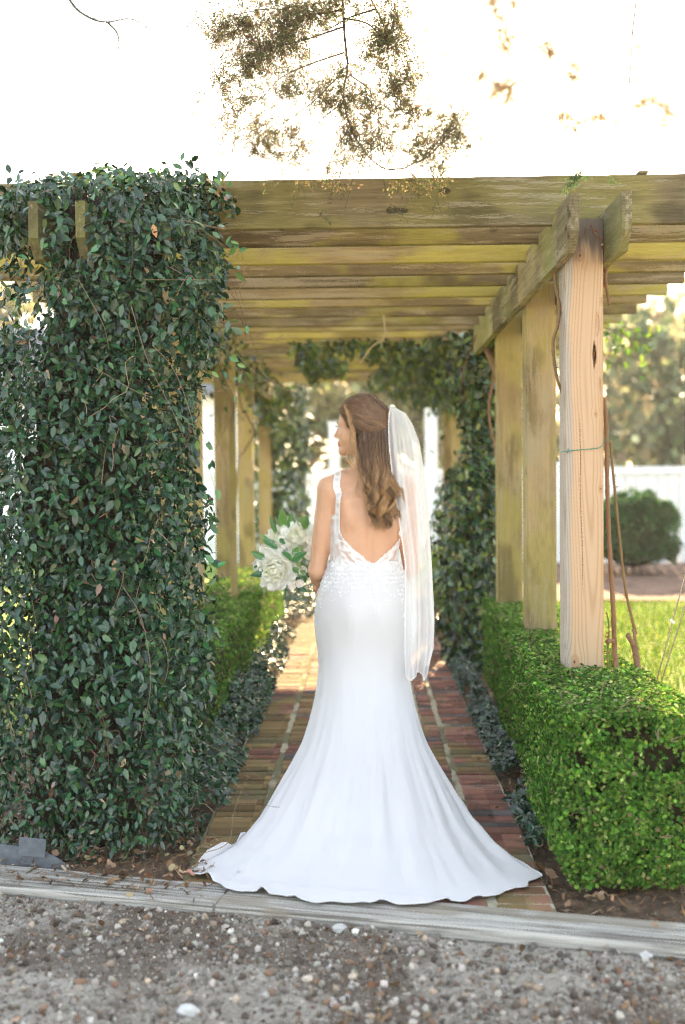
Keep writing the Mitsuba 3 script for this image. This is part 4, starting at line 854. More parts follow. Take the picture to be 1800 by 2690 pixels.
WOOD = [(-17, 46, 10, 'b'), (-12.5, 40, 9, 'o'), (-9, 50, 12, 'p'), (-6.2, 37, 8.5, 'b'), (-3.6, 44, 10, 'p'), (-1.9, 34, 7.5, 'o'), (.2, 40, 9, 'p'), (1.6, 33, 7.0, 'o'), (3.2, 47, 11, 'p'), (4.6, 36, 7.6, 'b'), (6.6, 42, 9.4, 'b'),
        (8.6, 33, 6.6, 'p'), (9.6, 45, 9.8, 'b'), (11.5, 37, 7.6, 'b'), (13.4, 48, 10.4, 'o'), (15.5, 40, 8.4, 'b'), (18.5, 50, 11, 'p'), (21.5, 43, 9, 'b'), (-21, 52, 12, 'o'), (25, 52, 11, 'b'), (7.6, 55, 12, 'o'), (.5, 56, 13, 'b'), (12.5, 58, 12, 'p')]
for i, (x, y, h, kd) in enumerate(WOOD):
    nm, cl, lb = KINDS[kd]
    tree(nm, lb + ' in the blurred woods beyond the white fence', x, y, h, h * .36, 1500, cl, 200 + i, lo=.10, group='trees in the blurred woods')
# undergrowth that closes the wood below the crowns
n = 5200; up_ = np.stack([rt.uniform(-26, 28, n), rt.uniform(30, 36, n), np.abs(rt.normal(size=n)) * 1.1], 1); up_[:, 2] *= .5 + 1.2 * meshkit.fbm(up_ * [.25, .1, 0], 3, 2)
a, b, c = frames(rt, rt.normal(size=(n, 3)), [0, 0, 1.0], 0, 1)
solo('undergrowth', cply(scatter(SHEET, up_, a, b, c, rt.uniform(.25, .5, n), .8, tint(rt, n, BUD + OLV, None, .35)), 'far_leaf'), 'tan and olive undergrowth at the edge of the woods', 'undergrowth', kind='stuff')
# sunlit shoots that hang at the right ends of the crossbeams
n = 90; q = np.array([at(x_, y_, 8.2) for x_, y_ in zip(rt.choice([1410, 1430, 1470, 1395, 1400, 1480], n) + rt.normal(size=n) * 9, rt.choice([755, 745, 800, 770, 800, 790], n) + rt.normal(size=n) * 9)]) + rt.normal(size=(n, 3)) * .05
a, b, c = frames(rt, rt.normal(size=(n, 3)), [0, 0, -1.0], 0, .6)
sk2 = thing('vine_shoot', 'bright green sunlit vine shoots hanging from the right ends of the crossbeams', 'vine')
part(sk2, 'foliage', cply(scatter(LEAF, q, a, b, c, rt.uniform(.04, .07, n), 1, tint(rt, n, [(.10, .22, .03), (.16, .26, .04), (.04, .10, .03)])), 'box_leaf'), kind='stuff')
st_ = spline([np.array([1.70, 8.2, 2.41]), at(1420, 760, 8.2), at(1470, 790, 8.2), at(1482, 805, 8.2)], 16); v, f = tube(st_, .003, 5); part(sk2, 'stem', cply((v, f, np.tile([.15, .12, .06], (len(v), 1))), 'bark_plain'))
# ------------------------------------------------------------------ the bride
YB = 4.75
B = lambda dx, dy, D=YB: at(dx, dy, D)
mat('skin', pr(mikit.proc(lambda p, n, uv: mix((0.64, 0.350, 0.212), (0.70, 0.415, 0.268), fbm(p.x * 34, p.y * 34, p.z * 34, 3)) * (1 - 0.06 * noise(p.x * 260, p.y * 260, p.z * 260))), 0.46, specular=0.35, sheen=0.3))
mat('hair_strand', {'type': 'principled', 'base_color': VC, 'roughness': 0.34, 'specular': 0.45, 'anisotropic': 0.5})
mat('lip', pr((0.50, 0.17, 0.15), 0.4)); mat('eye_white', pr((0.7, 0.68, 0.66), 0.2, specular=.6)); mat('lash', pr((0.02, 0.014, 0.012), 0.6)); mat('brow', pr((0.15, 0.085, 0.05), 0.7))
mat('crepe', bumped(pr((0.645, 0.63, 0.635), 0.62, specular=0.25, sheen=0.4), lambda p, n, uv: noise(p.x * 700, p.y * 700, p.z * 700), 0.0004, 4e-4))
mat('pearl', pr((0.86, 0.85, 0.83), 0.18, specular=0.7, clearcoat=0.5))
mat('embroidery', {'type': 'twosided', 'b': pr((0.85, 0.845, 0.85), 0.5, specular=.4)})

# --- body: a signed distance function made of lofts, capsules and ellipsoids
def smin(a, b, k):
    h = np.clip(.5 + .5 * (b - a) / k, 0, 1); return b + (a - b) * h - k * h * (1 - h)
def cone(p, a, b, ra, rb):
    a, b = np.asarray(a, float), np.asarray(b, float); d = b - a
    t = np.clip((p - a) @ d / (d @ d), 0, 1); return np.linalg.norm(p - a - t[:, None] * d, axis=1) - (ra + (rb - ra) * t)
def ellip(p, c, r):
    q = (p - c) / r; k = np.linalg.norm(q, axis=1); return (k - 1) * np.min(r)
HC = np.array([-.015, 4.755, 1.583]); FD = unit([-1, .30, 0]); SD = np.array([FD[1], -FD[0], 0])     # head centre, facing, side (towards the camera is -SD or +SD)
SD = SD if SD[1] < 0 else -SD
def hl(p): q = p - HC; return np.stack([q @ FD, q @ SD, q[:, 2]], 1)
def hw(f, s, h): return HC + f * FD + s * SD + np.array([0, 0, h])
TOR = np.array([(.50, .0, YB, .10, .09), (.62, .0, YB, .145, .09), (.78, .0, YB, .172, .10), (.90, -.005, YB, .155, .10), (1.00, -.008, YB, .136, .092), (1.06, -.006, YB, .136, .094), (1.14, -.001, YB, .142, .100), (1.22, .002, YB, .147, .104),
                (1.29, .004, YB, .150, .098), (1.34, .005, YB + .005, .130, .078), (1.385, .006, YB + .01, .085, .055), (1.42, .006, YB + .012, .05, .045)])
def torso(p):
    z = p[:, 2]; cx, cy, a, b = (np.interp(z, TOR[:, 0], TOR[:, k]) for k in (1, 2, 3, 4))
    x, y = p[:, 0] - cx, p[:, 1] - cy
    b = b - .0075 * np.exp(-((p[:, 0] - .016) / .014) ** 2) * np.clip((1.34 - z) / .1, 0, 1) * (y < 0)          # the spine's furrow
    k = np.sqrt((x / a) ** 2 + (y / b) ** 2)
    g = (np.abs(x / a) ** 2.4 + np.abs(y / b) ** 2.4) ** (1 / 2.4)
    d = (np.minimum(k, g * 1.01) - 1) * np.minimum(a, b)
    return np.maximum(d, np.maximum(.5 - z, z - 1.42))
SHL, ELL, WRL = np.array([-.150, YB - .002, 1.325]), np.array([-.205, YB + .03, .985]), np.array([-.180, 4.99, .885])
SHR, ELR, WRR = np.array([.160, YB - .002, 1.325]), np.array([.190, YB + .04, .99]), np.array([.02, 4.99, .90])
def head_sdf(p):
    q = hl(p); g = q.copy(); g[:, 1] = np.abs(q[:, 1])
    d = ellip(q, [-.004, 0, .022], np.array([.098, .076, .093]))
    d = smin(d, ellip(q, [.036, 0, -.040], np.array([.058, .058, .070])), .025)
    d = smin(d, cone(g, [-.005, .046, -.062], [.074, .004, -.096], .019, .018), .018)
    d = smin(d, cone(g, [.079, 0, -.098], [.079, .008, -.098], .0175, .0165), .010)
    d = smin(d, cone(g, [.058, .036, -.030], [.050, .040, -.045], .024, .020), .018)
    d = smin(d, cone(g, [.086, 0, .016], [.072, .038, .017], .011, .011), .012)
    d = smin(d, cone(g, [.089, 0, .004], [.108, 0, -.033], .0070, .0105), .007)
    d = smin(d, cone(g, [.098, .008, -.038], [.094, .011, -.038], .0075, .0065), .005)
    d = smin(d, cone(g, [.0945, 0, -.0625], [.083, .021, -.066], .0065, .0035), .004)
    d = smin(d, cone(g, [.0925, 0, -.0730], [.083, .019, -.068], .0075, .0035), .004)
    d = np.maximum(d, -(np.linalg.norm(g - np.array([.093, .032, -.001]), axis=1) - .0145))
    return d
def body_sdf(p):
    d = torso(p)
    for sh, el, wr in ((SHL, ELL, WRL), (SHR, ELR, WRR)):
        d = smin(d, cone(p, [sh[0] * .55, YB + .006, 1.372], sh + [0, 0, .008], .036, .044), .035)          # shoulder girdle
        up = el + (sh - el) * .5
        a = np.minimum(cone(p, sh, up + [0, -.004, 0], .047, .0425), cone(p, up + [0, -.004, 0], el, .0425, .0345))
        a = smin(a, cone(p, el, el + (wr - el) * .35, .0345, .0365), .02); a = smin(a, cone(p, el + (wr - el) * .35, wr, .0365, .0225), .02)
        d = smin(d, a, .022)
    for s in (-1, 1):                                                                                         # shoulder blades
        d = smin(d, cone(p, [s * .082 + .008, YB - .078, 1.27], [s * .065 + .008, YB - .080, 1.19], .016, .010), .045)
    d = smin(d, cone(p, [.006, YB + .012, 1.36], HC + FD * .0 + [.022, 0, -.06], .056, .050), .035)
    return smin(d, head_sdf(p), .02)
def gradient(fn, p, e=1e-3):
    return unit(np.stack([fn(p + np.eye(3)[k] * e) - fn(p - np.eye(3)[k] * e) for k in range(3)], 1))
def onto(p, off=0.0, it=6):
    p = np.array(p, float)
    for _ in range(it): p -= gradient(body_sdf, p) * (body_sdf(p) - off)[:, None] * .9
    return p
def hand(w, axis_pt, ax, side):
    """A fist closed round the bouquet's handle: palm, four fingers of two bends, a thumb from the side of the palm."""
    ax = unit(ax); to = unit(axis_pt - w); out = unit(np.cross(ax, to)) * side
    bones = [(w, w + to * .03, .023, .021)]
    kn = [axis_pt - to * .030 + ax * t for t in (-.032, -.011, .011, .032)]
    for k_ in kn: bones.append((w + to * .015, k_, .016, .0125))
    for k_, L in zip(kn, (.85, 1.0, 1.05, .95)):
        p1 = k_ + out * .032 * L + to * .012; p2 = p1 + to * .030 * L - out * .010; p3 = p2 - out * .026 * L + to * .004
        bones += [(k_, p1, .0098, .0090), (p1, p2, .0090, .0082), (p2, p3, .0082, .0068)]
    t0 = w + to * .012 + ax * .026; t1 = t0 + to * .028 - out * .022 + ax * .012; t2 = t1 + to * .030 + out * .004
    bones += [(t0, t1, .0125, .0105), (t1, t2, .0105, .0085)]
    return bones
HAX0, HAX1 = np.array([-.150, 5.05, .845]), np.array([-.300, 5.045, 1.00])
HB = hand(WRL, HAX0 + (HAX1 - HAX0) * .22, HAX1 - HAX0, 1) + hand(WRR, HAX0 + (HAX1 - HAX0) * .02, HAX1 - HAX0, 1)
def hands_sdf(p):
    d = np.full(len(p), 9.0)
    for a_, b_, ra, rb in HB: d = smin(d, cone(p, a_, b_, ra, rb), .004)
    for el, wr in ((ELL, WRL), (ELR, WRR)): d = smin(d, cone(p, el + (wr - el) * .75, wr, .0265, .0225), .01)
    return d
def mani(t): return tri_manifold(t)
# surface_nets meshes cut by their grid's edge are open there: close them with a generous margin inside each other
def nets_closed(fn, lo, hi, h, it):
    lo_, hi_ = np.array(lo), np.array(hi)
    g = lambda p: np.maximum(fn(p), np.max(np.maximum(lo_ - p, p - hi_), axis=1))
    t = surface_nets(g, lo_ - 2 * h, hi_ + 2 * h, h); v0 = np.array(t.vertices); trimesh.smoothing.filter_taubin(t, iterations=it)
    far_ = np.linalg.norm(t.vertices - v0, axis=1) > .7 * h; v1 = np.array(t.vertices); v1[far_] = v0[far_]; t.vertices = v1; return mani(t)
whole = nets_closed(body_sdf, [-.30, 4.55, .62], [.30, 5.06, 1.445], .0050, 5) + nets_closed(body_sdf, [-.17, 4.60, 1.430], [.13, 4.92, 1.72], .0025, 2) + nets_closed(hands_sdf, [-.33, 4.86, .78], [.16, 5.16, 1.03], .0034, 3)
wm = whole.to_mesh(); body = trimesh.Trimesh(np.array(wm.vert_properties[:, :3]), np.array(wm.tri_verts), process=False)
pe = thing('person', 'bride seen from behind in white gown with long train and veil, looking left', 'person')
part(pe, 'body', mikit.ply(body, 'skin', smooth=True))
for s in (-1, 1):
    m = trimesh.creation.icosphere(3, .0122); m.apply_translation(hw(.0775, s * .031, -.001)); ek_ = part(pe, 'eye', mikit.ply(m, 'eye_white', smooth=True))
    m = trimesh.creation.icosphere(2, .0060); m.apply_translation(hw(.0848, s * .0315, -.002)); part(ek_, 'iris', mikit.ply(m, 'lash', smooth=True))
    th = np.linspace(-.9, 1.25, 12)
    lid = [hw(.0785 + .0135 * math.cos(t) * .98, s * (.031 + .0135 * math.sin(t)), .0045 - .002 * t * t) for t in th]
    part(pe, 'eyelid', mikit.ply(tube(lid, .0026, 6), 'skin', smooth=True))
    ls = [tube([l_, l_ + FD * .0065 * math.cos(t * .6) + SD * s * .006 * (t * .5 + .3) + [0, 0, -.0005], l_ + FD * .010 * math.cos(t * .6) + SD * s * .010 * (t * .5 + .3) + [0, 0, .0035]], [.0012, .0009, .0003], 4) for l_, t in zip(lid, th)]
    part(pe, 'eyelash', mikit.ply(join(ls + [tube([l_ + FD * .001 for l_ in lid], .0014, 5)]), 'lash'), kind='stuff')
    part(pe, 'eyebrow', mikit.ply(tube(spline([hw(.0975, s * .012, .0170), hw(.0935, s * .028, .0225), hw(.080, s * .045, .0175)], 14), np.concatenate([np.linspace(.0022, .0028, 7), np.linspace(.0028, .0006, 7)]), 6), 'brow', smooth=True))
q = np.array([[.1008, 0, -.0615], [.0985, s_ := .009, -.0625], [.0885, .0195, -.0668]])
for nm, h0, f0, r0 in (('upper_lip', -.0625, .0945, .0068), ('lower_lip', -.0728, .0925, .0077)):
    pts = [hw(f0 + .0012 - .0105 * t * t, .0205 * t, h0 + (-.0035 if nm == 'upper_lip' else .0045) * t * t) for t in np.linspace(-1, 1, 17)]
    part(pe, nm, mikit.ply(tube(pts, r0 * (1 - .62 * np.linspace(-1, 1, 17) ** 2), 9), 'lip', smooth=True))

# --- hair
HAIR = [(.125, .068, .035), (.185, .100, .050), (.085, .046, .025), (.36, .205, .092), (.60, .36, .165), (.46, .265, .115)]
rh = np.random.default_rng(77)
def scalp_sdf(p):
    q = hl(p)
    d = ellip(q, [-.014, 0, .030], np.array([.112, .089, .101]))
    d = smin(d, ellip(q, [-.045, 0, -.005], np.array([.090, .080, .085])), .04)
    fh = np.interp(q[:, 2], [-.12, -.04, 0, .03, .06, .085, .12], [.012, .022, .030, .045, .078, .096, .098]) - .0 * q[:, 1]
    return np.maximum(d, (q[:, 0] - fh) * .8)
cap_ = surface_nets(scalp_sdf, [-.20, 4.60, 1.46], [.20, 4.92, 1.74], .004); trimesh.smoothing.filter_taubin(cap_, iterations=8)
hk = part(pe, 'hair', cply((cap_.vertices, cap_.faces, np.tile([.075, .042, .023], (len(cap_.vertices), 1))), 'hair_strand'))
def on_scalp(p, off):
    p = np.array(p, float)
    for _ in range(4): p -= gradient(scalp_free, p) * (scalp_free(p) - off)[:, None] * .9
    return p
def scalp_free(p):
    q = hl(p); d = ellip(q, [-.014, 0, .030], np.array([.112, .089, .101])); return smin(d, ellip(q, [-.045, 0, -.005], np.array([.090, .080, .085])), .04)
def strand_set(name, lines, radii, cols, sides=4):
    vs = []
    for w, r, c in zip(lines, radii, cols):
        n_ = len(w); v, f = tube(w, r * np.concatenate([np.linspace(.6, 1, n_ // 3), np.ones(n_ - 2 * (n_ // 3)), np.linspace(1, .25, n_ // 3)]), sides, False); c = np.asarray(c, float); vs.append((v, f, np.repeat(c, sides, 0) if c.ndim == 2 else c * np.ones(3)))
    part(hk, name, cply(join(vs), 'hair_strand'), kind='stuff')
# hair swept back from the parting and the hairline to where the comb holds it
G = hw(-.128, .045, .022)
L1, R1, C1 = [], [], []
for i in range(1100):
    t = rh.uniform(); h0 = .125 - .125 * t ** 1.1; f0 = np.interp(h0, [0, .03, .06, .085, .125], [.030, .045, .078, .094, .050]) - rh.uniform(0, .012)
    s0 = np.interp(h0, [0, .06, .10, .125], [.085, .075, .045, .005]) * rh.uniform(.75, 1.1)
    if rh.uniform() < .25: s0 = rh.uniform(-.07, .07); h0 = .12; f0 = rh.uniform(-.02, .09)
    end = G + rh.normal(size=3) * [.012, .010, .016] + [0, 0, -.055 * t + .012]
    a0 = hw(f0, s0, h0); mid = (a0 * .5 + end * .5) + np.array([0, -.05, .035 * (1 - t) - .02 * t]); mid2 = a0 * .22 + end * .78 + np.array([.01, -.035, .01 * (1 - t) - .012 * t])
    w = spline([a0, a0 * .75 + end * .25 + [0, -.04, .025 * (1 - t)], mid, mid2, end], 22)
    w = on_scalp(w, .0022 + rh.uniform(0, .006)); L1.append(w); R1.append(rh.uniform(.0007, .0014))
    C1.append(np.array(HAIR[rh.choice(6, p=[.42, .40, .14, .04, .0, .0])]) * rh.uniform(.8, 1.25))
strand_set('swept_strands', L1, R1, C1)
tw1 = on_scalp(spline([B(835, 1003, 4.66), B(850, 1008, 4.65), B(872, 1008, 4.65), B(893, 1000, 4.68)], 20), .007)
L2 = []
for k_ in range(9):
    ph = k_ / 9 * 6.28; o_ = np.stack([0 * np.arange(20), .0 + .004 * np.cos(ph + np.arange(20) * .45), .0045 * np.sin(ph + np.arange(20) * .45)], 1); L2.append(tw1 + o_)
strand_set('twist', L2, [.0022] * 9, [np.array(q) for q in (HAIR[4], HAIR[3], HAIR[1], HAIR[4], HAIR[0], HAIR[5], HAIR[3], HAIR[1], HAIR[5])], 5)
# long waves down the back
ROW = [960, 1000, 1050, 1100, 1140, 1170, 1200]
XL = [822, 816, 822, 832, 843, 847, 852]; XR = [898, 902, 903, 908, 915, 918, 916]; YC = [4.668, 4.655, 4.640, 4.622, 4.612, 4.608, 4.608]
locks = []
for i in range(13):
    s = (i + .5) / 13 + rh.normal() * .015
    end = rh.choice([1180, 1192, 1202]) - 14 * (s > .66) + (6 if .1 < s < .55 else -4)
    locks.append((s, end, rh.uniform(0, 6.28), rh.uniform(.8, 1.2), (4, 0, 3, 5, 1, 4, 2, 3, 4, 0, 5, 1, 3)[i], rh.uniform(-.014, .006), rh.choice([-1, 1]), rh.uniform(66, 92)))
L3, R3, C3 = [], [], []
for s, end, ph, amp, ci, dep, sg, wl in locks:
    for k_ in range(78):
        n_ = 40; dy = np.linspace(rh.uniform(955, 992), end + rh.normal() * 6, n_)
        ds = rh.normal() * .030
        g = np.clip((dy - 1040) / 90, 0, 1) ** 1.2
        ss = s + ds * (1 - .45 * g)
        x = np.interp(dy, ROW, XL) * (1 - ss) + np.interp(dy, ROW, XR) * ss
        y = np.interp(dy, ROW, YC) + dep * g + rh.normal() * .005 + .045 * (2 * ss - 1) ** 2 * np.clip((1110 - dy) / 120, 0, 1)
        tight = wl * (1 - .28 * np.clip((dy - 1120) / 90, 0, 1))
        th = 2 * np.pi * np.cumsum(np.gradient(dy) / tight) + ph + rh.normal() * .10
        off = rh.normal(size=2) * .0042
        x = x + sg * 11.5 * amp * g * np.sin(th) + off[0] / .0018 * (1 - .35 * g); y = y + (.024 * amp * g) * np.cos(th) + off[1] * (1 - .3 * g)
        L3.append(np.array([B(a_, b_, c_) for a_, b_, c_ in zip(x, dy, y)])); R3.append(rh.uniform(.0008, .0015))
        root = np.array(HAIR[rh.choice([0, 1, 1, 2])]) * rh.uniform(.8, 1.25); tip = np.array(HAIR[ci if rh.uniform() < .75 else rh.choice([1, 3, 4, 5])]) * rh.uniform(.8, 1.2)
        t_ = np.clip((dy - 1000 - rh.uniform(0, 60)) / 110, 0, 1)[:, None]; C3.append(root * (1 - t_) + tip * t_)
strand_set('wavy_locks', L3, R3, C3)
def mass(p):
    d = np.full(len(p), 9.0)
    for (a_, b_, ra, rb) in ((B(838, 985, 4.70), B(852, 1090, 4.665), .040, .034), (B(880, 985, 4.70), B(888, 1090, 4.67), .042, .036), (B(852, 1090, 4.66), B(868, 1165, 4.640), .030, .018), (B(888, 1090, 4.665), B(896, 1150, 4.645), .030, .015)):
        d = smin(d, cone(p, a_, b_, ra, rb), .03)
    return d
mm = surface_nets(mass, [-.12, 4.55, 1.18], [.20, 4.80, 1.66], .006); part(hk, 'under_hair', cply((mm.vertices, mm.faces, np.tile([.060, .034, .019], (len(mm.vertices), 1))), 'hair_strand'))
# loose wisps beside the face
L4, C4 = [], []
for pts, n_ in (([(796, 938), (803, 965), (802, 1000), (798, 1035), (797, 1052), (806, 1063), (818, 1078), (822, 1095), (818, 1115), (817, 1126), (826, 1133)], 9), ([(800, 955), (806, 990), (802, 1030), (797, 1054), (791, 1066), (788, 1078), (793, 1086)], 6),
                ([(806, 950), (811, 990), (812, 1030), (817, 1050), (824, 1075)], 16), ([(789, 925), (797, 950), (806, 985), (810, 1015), (812, 1040)], 14)):
    for k_ in range(n_):
        j = rh.normal(size=2) * 1.6; L4.append(spline([B(a_ + j[0] * (1 + .2 * i), b_ + j[1], 4.668 - .0035 * i + rh.normal() * .0015) for i, (a_, b_) in enumerate(pts)], 34)); C4.append(np.array(HAIR[rh.choice([1, 3, 4, 5])]) * rh.uniform(.8, 1.2))
strand_set('wisps', L4, [.0010] * len(L4), C4)
L5, C5 = [], []
for i in range(150):
    d = unit(rh.normal(size=3) + [.2, 0, .9]); p0 = on_scalp((HC + [0, 0, .03] + d * .11)[None], .004)[0]; p1 = p0 + unit(np.cross(d, rh.normal(size=3))) * .028 + d * rh.uniform(.002, .010); L5.append(spline([p0, (p0 + p1) / 2 + d * .006, p1], 8)); C5.append(np.array(HAIR[rh.choice([1, 3, 4])]))
strand_set('flyaway_hairs', L5, [.00035] * len(L5), C5, 3)

# --- gown
Mphi = 220
ZT = np.array([1.026, 1.0, .95, .90, .85, .80, .75, .70, .65, .60, .55]); LX = [751, 747, 735, 726, 720, 717, 717, 720, 725, 727, 727]; RX = [919, 921, 931, 940, 948, 953, 953, 948, 940, 934, 929]
BB = [.098, .102, .122, .140, .150, .150, .144, .136, .130, .130, .136]; BF = [.103, .105, .11, .115, .115, .11, .11, .11, .11, .11, .12]
HEM = np.array([(0, 4.98), (-.16, 4.93), (-.26, 4.78), (-.35, 4.55), (-.44, 4.30), (-.53, 4.09), (-.61, 3.97), (-.60, 3.88), (-.48, 3.76), (-.29, 3.665), (-.10, 3.61), (.10, 3.605), (.28, 3.64), (.45, 3.73), (.59, 3.89), (.50, 4.08), (.41, 4.27), (.34, 4.5), (.27, 4.75), (.16, 4.93), (0, 4.98)])
phi = np.linspace(math.pi / 2, math.pi / 2 + 2 * math.pi, Mphi, endpoint=False)                      # from the far side, anticlockwise seen from above: far, left, near, right
top_rows = []
ex = lambda dx: (dx - 836.2) * .001818
for z, l, r, b1, b2 in zip(*[np.interp(np.linspace(0, 10, 30), np.arange(11), q) for q in (ZT, LX, RX, BB, BF)]):
    cx, a_ = (ex(l) + ex(r)) / 2, (ex(r) - ex(l)) / 2
    c_, s_ = np.sign(np.cos(phi)) * np.abs(np.cos(phi)) ** .92, np.sin(phi)
    seat = .012 * np.exp(-((z - .80) / .09) ** 2) * (np.exp(-((cx + a_ * c_ - .075) / .05) ** 2) + np.exp(-((cx + a_ * c_ + .062) / .05) ** 2)) * (s_ < 0)
    top_rows.append(np.stack([cx + a_ * c_, YB + np.where(s_ < 0, (b1 + seat) * s_, b2 * s_), z + 0 * phi], 1))
hem_len = np.concatenate([[0], np.cumsum(np.linalg.norm(np.diff(HEM, axis=0), axis=1))])
wgt = np.interp(np.linspace(0, 1, Mphi, endpoint=False), [0, .5, 1], [0, .5, 1])
t_h = np.interp(wgt, [0, .25, .5, .75, 1.0], [0, hem_len[6] * .93, hem_len[10] + .10, hem_len[-1] - (hem_len[-1] - hem_len[14]) * .93, hem_len[-1]])
hs = spline(np.c_[HEM, np.zeros(len(HEM))], 400)[:, :2]; hsl = np.concatenate([[0], np.cumsum(np.linalg.norm(np.diff(hs, axis=0), axis=1))])
HP = np.stack([np.interp(t_h, hsl, hs[:, k]) for k in (0, 1)], 1)
base = top_rows[-1]
Q = np.concatenate([np.linspace(0, 1, 64)[1:] ** 1.25])
qz, zz = [0, .07, .17, .27, .40, .53, .69, .886, 1], [.55, .42, .30, .236, .158, .086, .036, .010, .004]
far = np.clip((HP[:, 1] - 4.45) / .4, 0, 1)
low = []
for q in Q:
    xy = base[:, :2] + (HP - base[:, :2]) * q
    z = np.interp(q, qz, zz) * (1 - far) + (.55 * (1 - q) + .012) * far
    low.append(np.c_[xy, z])
GR = np.array(top_rows + low); nr_, nu = GR.shape[0], len(top_rows)
for _ in range(40):
    w_ = np.exp(-((np.arange(nr_) - nu - 2) / 9.0) ** 2)[1:-1, None, None]; GR[1:-1] += w_ * .5 * (.5 * (GR[2:] + GR[:-2]) - GR[1:-1])
du = np.roll(GR, -1, 1) - np.roll(GR, 1, 1); dv = np.gradient(GR, axis=0); NN = unit(np.cross(du, dv)); 
if (NN[10, Mphi // 2] @ [0, -1, 0]) < 0: NN = -NN
U = np.arange(Mphi) / Mphi; qq = np.concatenate([np.zeros(nu), Q])[:, None]
def n1(x, y, seed): return meshkit.noise(np.stack([x, y, 0 * x + seed * 3.7], -1), seed) * 2 - 1
UU = np.broadcast_to(U[None], (nr_, Mphi)); QQ = np.broadcast_to(qq, (nr_, Mphi))
fold = n1(UU * 46 + QQ * 1.2, QQ * 1.6, 1) * .55 + n1(UU * 92 + QQ * 2, QQ * 2.5, 2) * .32 + n1(UU * 210 + QQ * 9, QQ * 7, 3) * .10
amp = np.interp(QQ, [0, .05, .3, .6, .9, 1], [0, .004, .019, .028, .022, .016])
upper = np.zeros((nr_, Mphi)); rows_ = np.arange(nr_)[:, None]
drape = n1(UU * 30, rows_ / nr_ * 6 + 0 * UU, 5) * .0030 * np.clip((rows_ - 14) / 20, 0, 1)
GR = GR + NN * (amp * fold + drape)[..., None]
rim = np.clip((QQ - .90) / .10, 0, 1)
ruf = (np.maximum(0, n1(UU * 58, QQ * 2, 7)) * .050 + np.maximum(0, n1(UU * 110, QQ * 2, 8)) * .012) * np.clip(.5 + 1.2 * n1(UU * 13, 0 * QQ, 12) + .5 * (UU < .5), .1, 1.2)
GR[..., 2] += rim ** 1.6 * ruf * (1 - far); GR[..., :2] += (rim ** 1.5 * n1(UU * 74 + .4, QQ * 2, 9) * .022 * (1 - far))[..., None] * unit(HP - [0, 4.4])[None]
floor = np.where(GR[..., 1] < TIE(GR[..., 0]) + .20, .020, .008) + .004 * (1 - QQ)
GR[..., 2] = np.where(GR[..., 2] < floor + .012, floor + .012 * np.exp(np.minimum((GR[..., 2] - floor - .012) / .012, 0)), GR[..., 2])
i, j = np.meshgrid(np.arange(nr_ - 1), np.arange(Mphi), indexing='ij')
q4 = np.stack([i * Mphi + j, (i + 1) * Mphi + j, (i + 1) * Mphi + (j + 1) % Mphi, i * Mphi + (j + 1) % Mphi], -1).reshape(-1, 4)
gv, gf = GR.reshape(-1, 3), np.vstack([q4[:, :3], q4[:, [0, 2, 3]]])
scene['crepe_two'] = {'type': 'twosided', 'b': ref('crepe')}
gk_ = part(pe, 'gown', mikit.ply((gv, gf), 'crepe_two', smooth=True))
hemline = GR[-1]; part(gk_, 'hem', mikit.ply(tube(np.vstack([hemline, hemline[:1]]), .0022, 6, False), 'crepe_two', smooth=True))
zc = int(np.argmin(np.abs(GR[0, :, 0] - .026) + (GR[0, :, 1] > YB) * 9)); zl = GR[:14, zc] + NN[:14, zc] * .0012
part(gk_, 'zipper', mikit.ply(tube(zl, .0016, 6), 'embroidery', smooth=True))
seam = GR[14:nr_ - 4, zc] + NN[14:nr_ - 4, zc] * -.0008; part(gk_, 'back_seam', mikit.ply(tube(seam, .0011, 5), 'crepe_two', smooth=True))
# embroidered sprays and beads over waist and hips
rl = np.random.default_rng(88)
eb, en, et = [], [], []
def gown_at(u, r): 
    j_, i_ = int(u * Mphi) % Mphi, int(np.clip(r, 0, nr_ - 1)); return GR[i_, j_], NN[i_, j_], unit(GR[i_, (j_ + 1) % Mphi] - GR[i_, j_])
for _ in range(150):
    u = rl.uniform(.13, .87); side = abs(u - .5) / .37
    r = rl.uniform(0, 6 + 24 * side ** 1.5 + 6 * rl.uniform() ** 3) if rl.uniform() < .8 else rl.uniform(0, 7)
    for k_ in range(rl.integers(9, 20)):
        uu, r_ = u + rl.normal() * .011, r + rl.normal() * 1.1
        if r_ < 0: r_ = -r_
        p_, n_, t_ = gown_at(uu, r_); eb.append(p_ + n_ * .0010); en.append(n_); et.append(t_)
eb, en, et = map(np.array, (eb, en, et)); a, b, c = frames(rl, en, rl.normal(size=(len(en), 3)), .25, .2)
part(gk_, 'embroidery', mikit.ply(scatter(LEAF, eb, a, b, c, rl.uniform(.006, .013, len(eb)), rl.uniform(.7, 1.2, len(eb))), 'embroidery'), kind='stuff')
sb = eb[rl.choice(len(eb), 700)] + en[rl.choice(len(eb), 700)] * 0 ; a, b, c = frames(rl, np.tile([0, -1.0, 0], (700, 1)), [0, 0, 1.0], .1, .5)
part(gk_, 'beading', mikit.ply(scatter((ico.vertices, ico.faces), sb + rl.normal(size=(700, 3)) * .0015 + [0, -.001, 0], a, b, c, .0012), 'pearl'), kind='stuff')

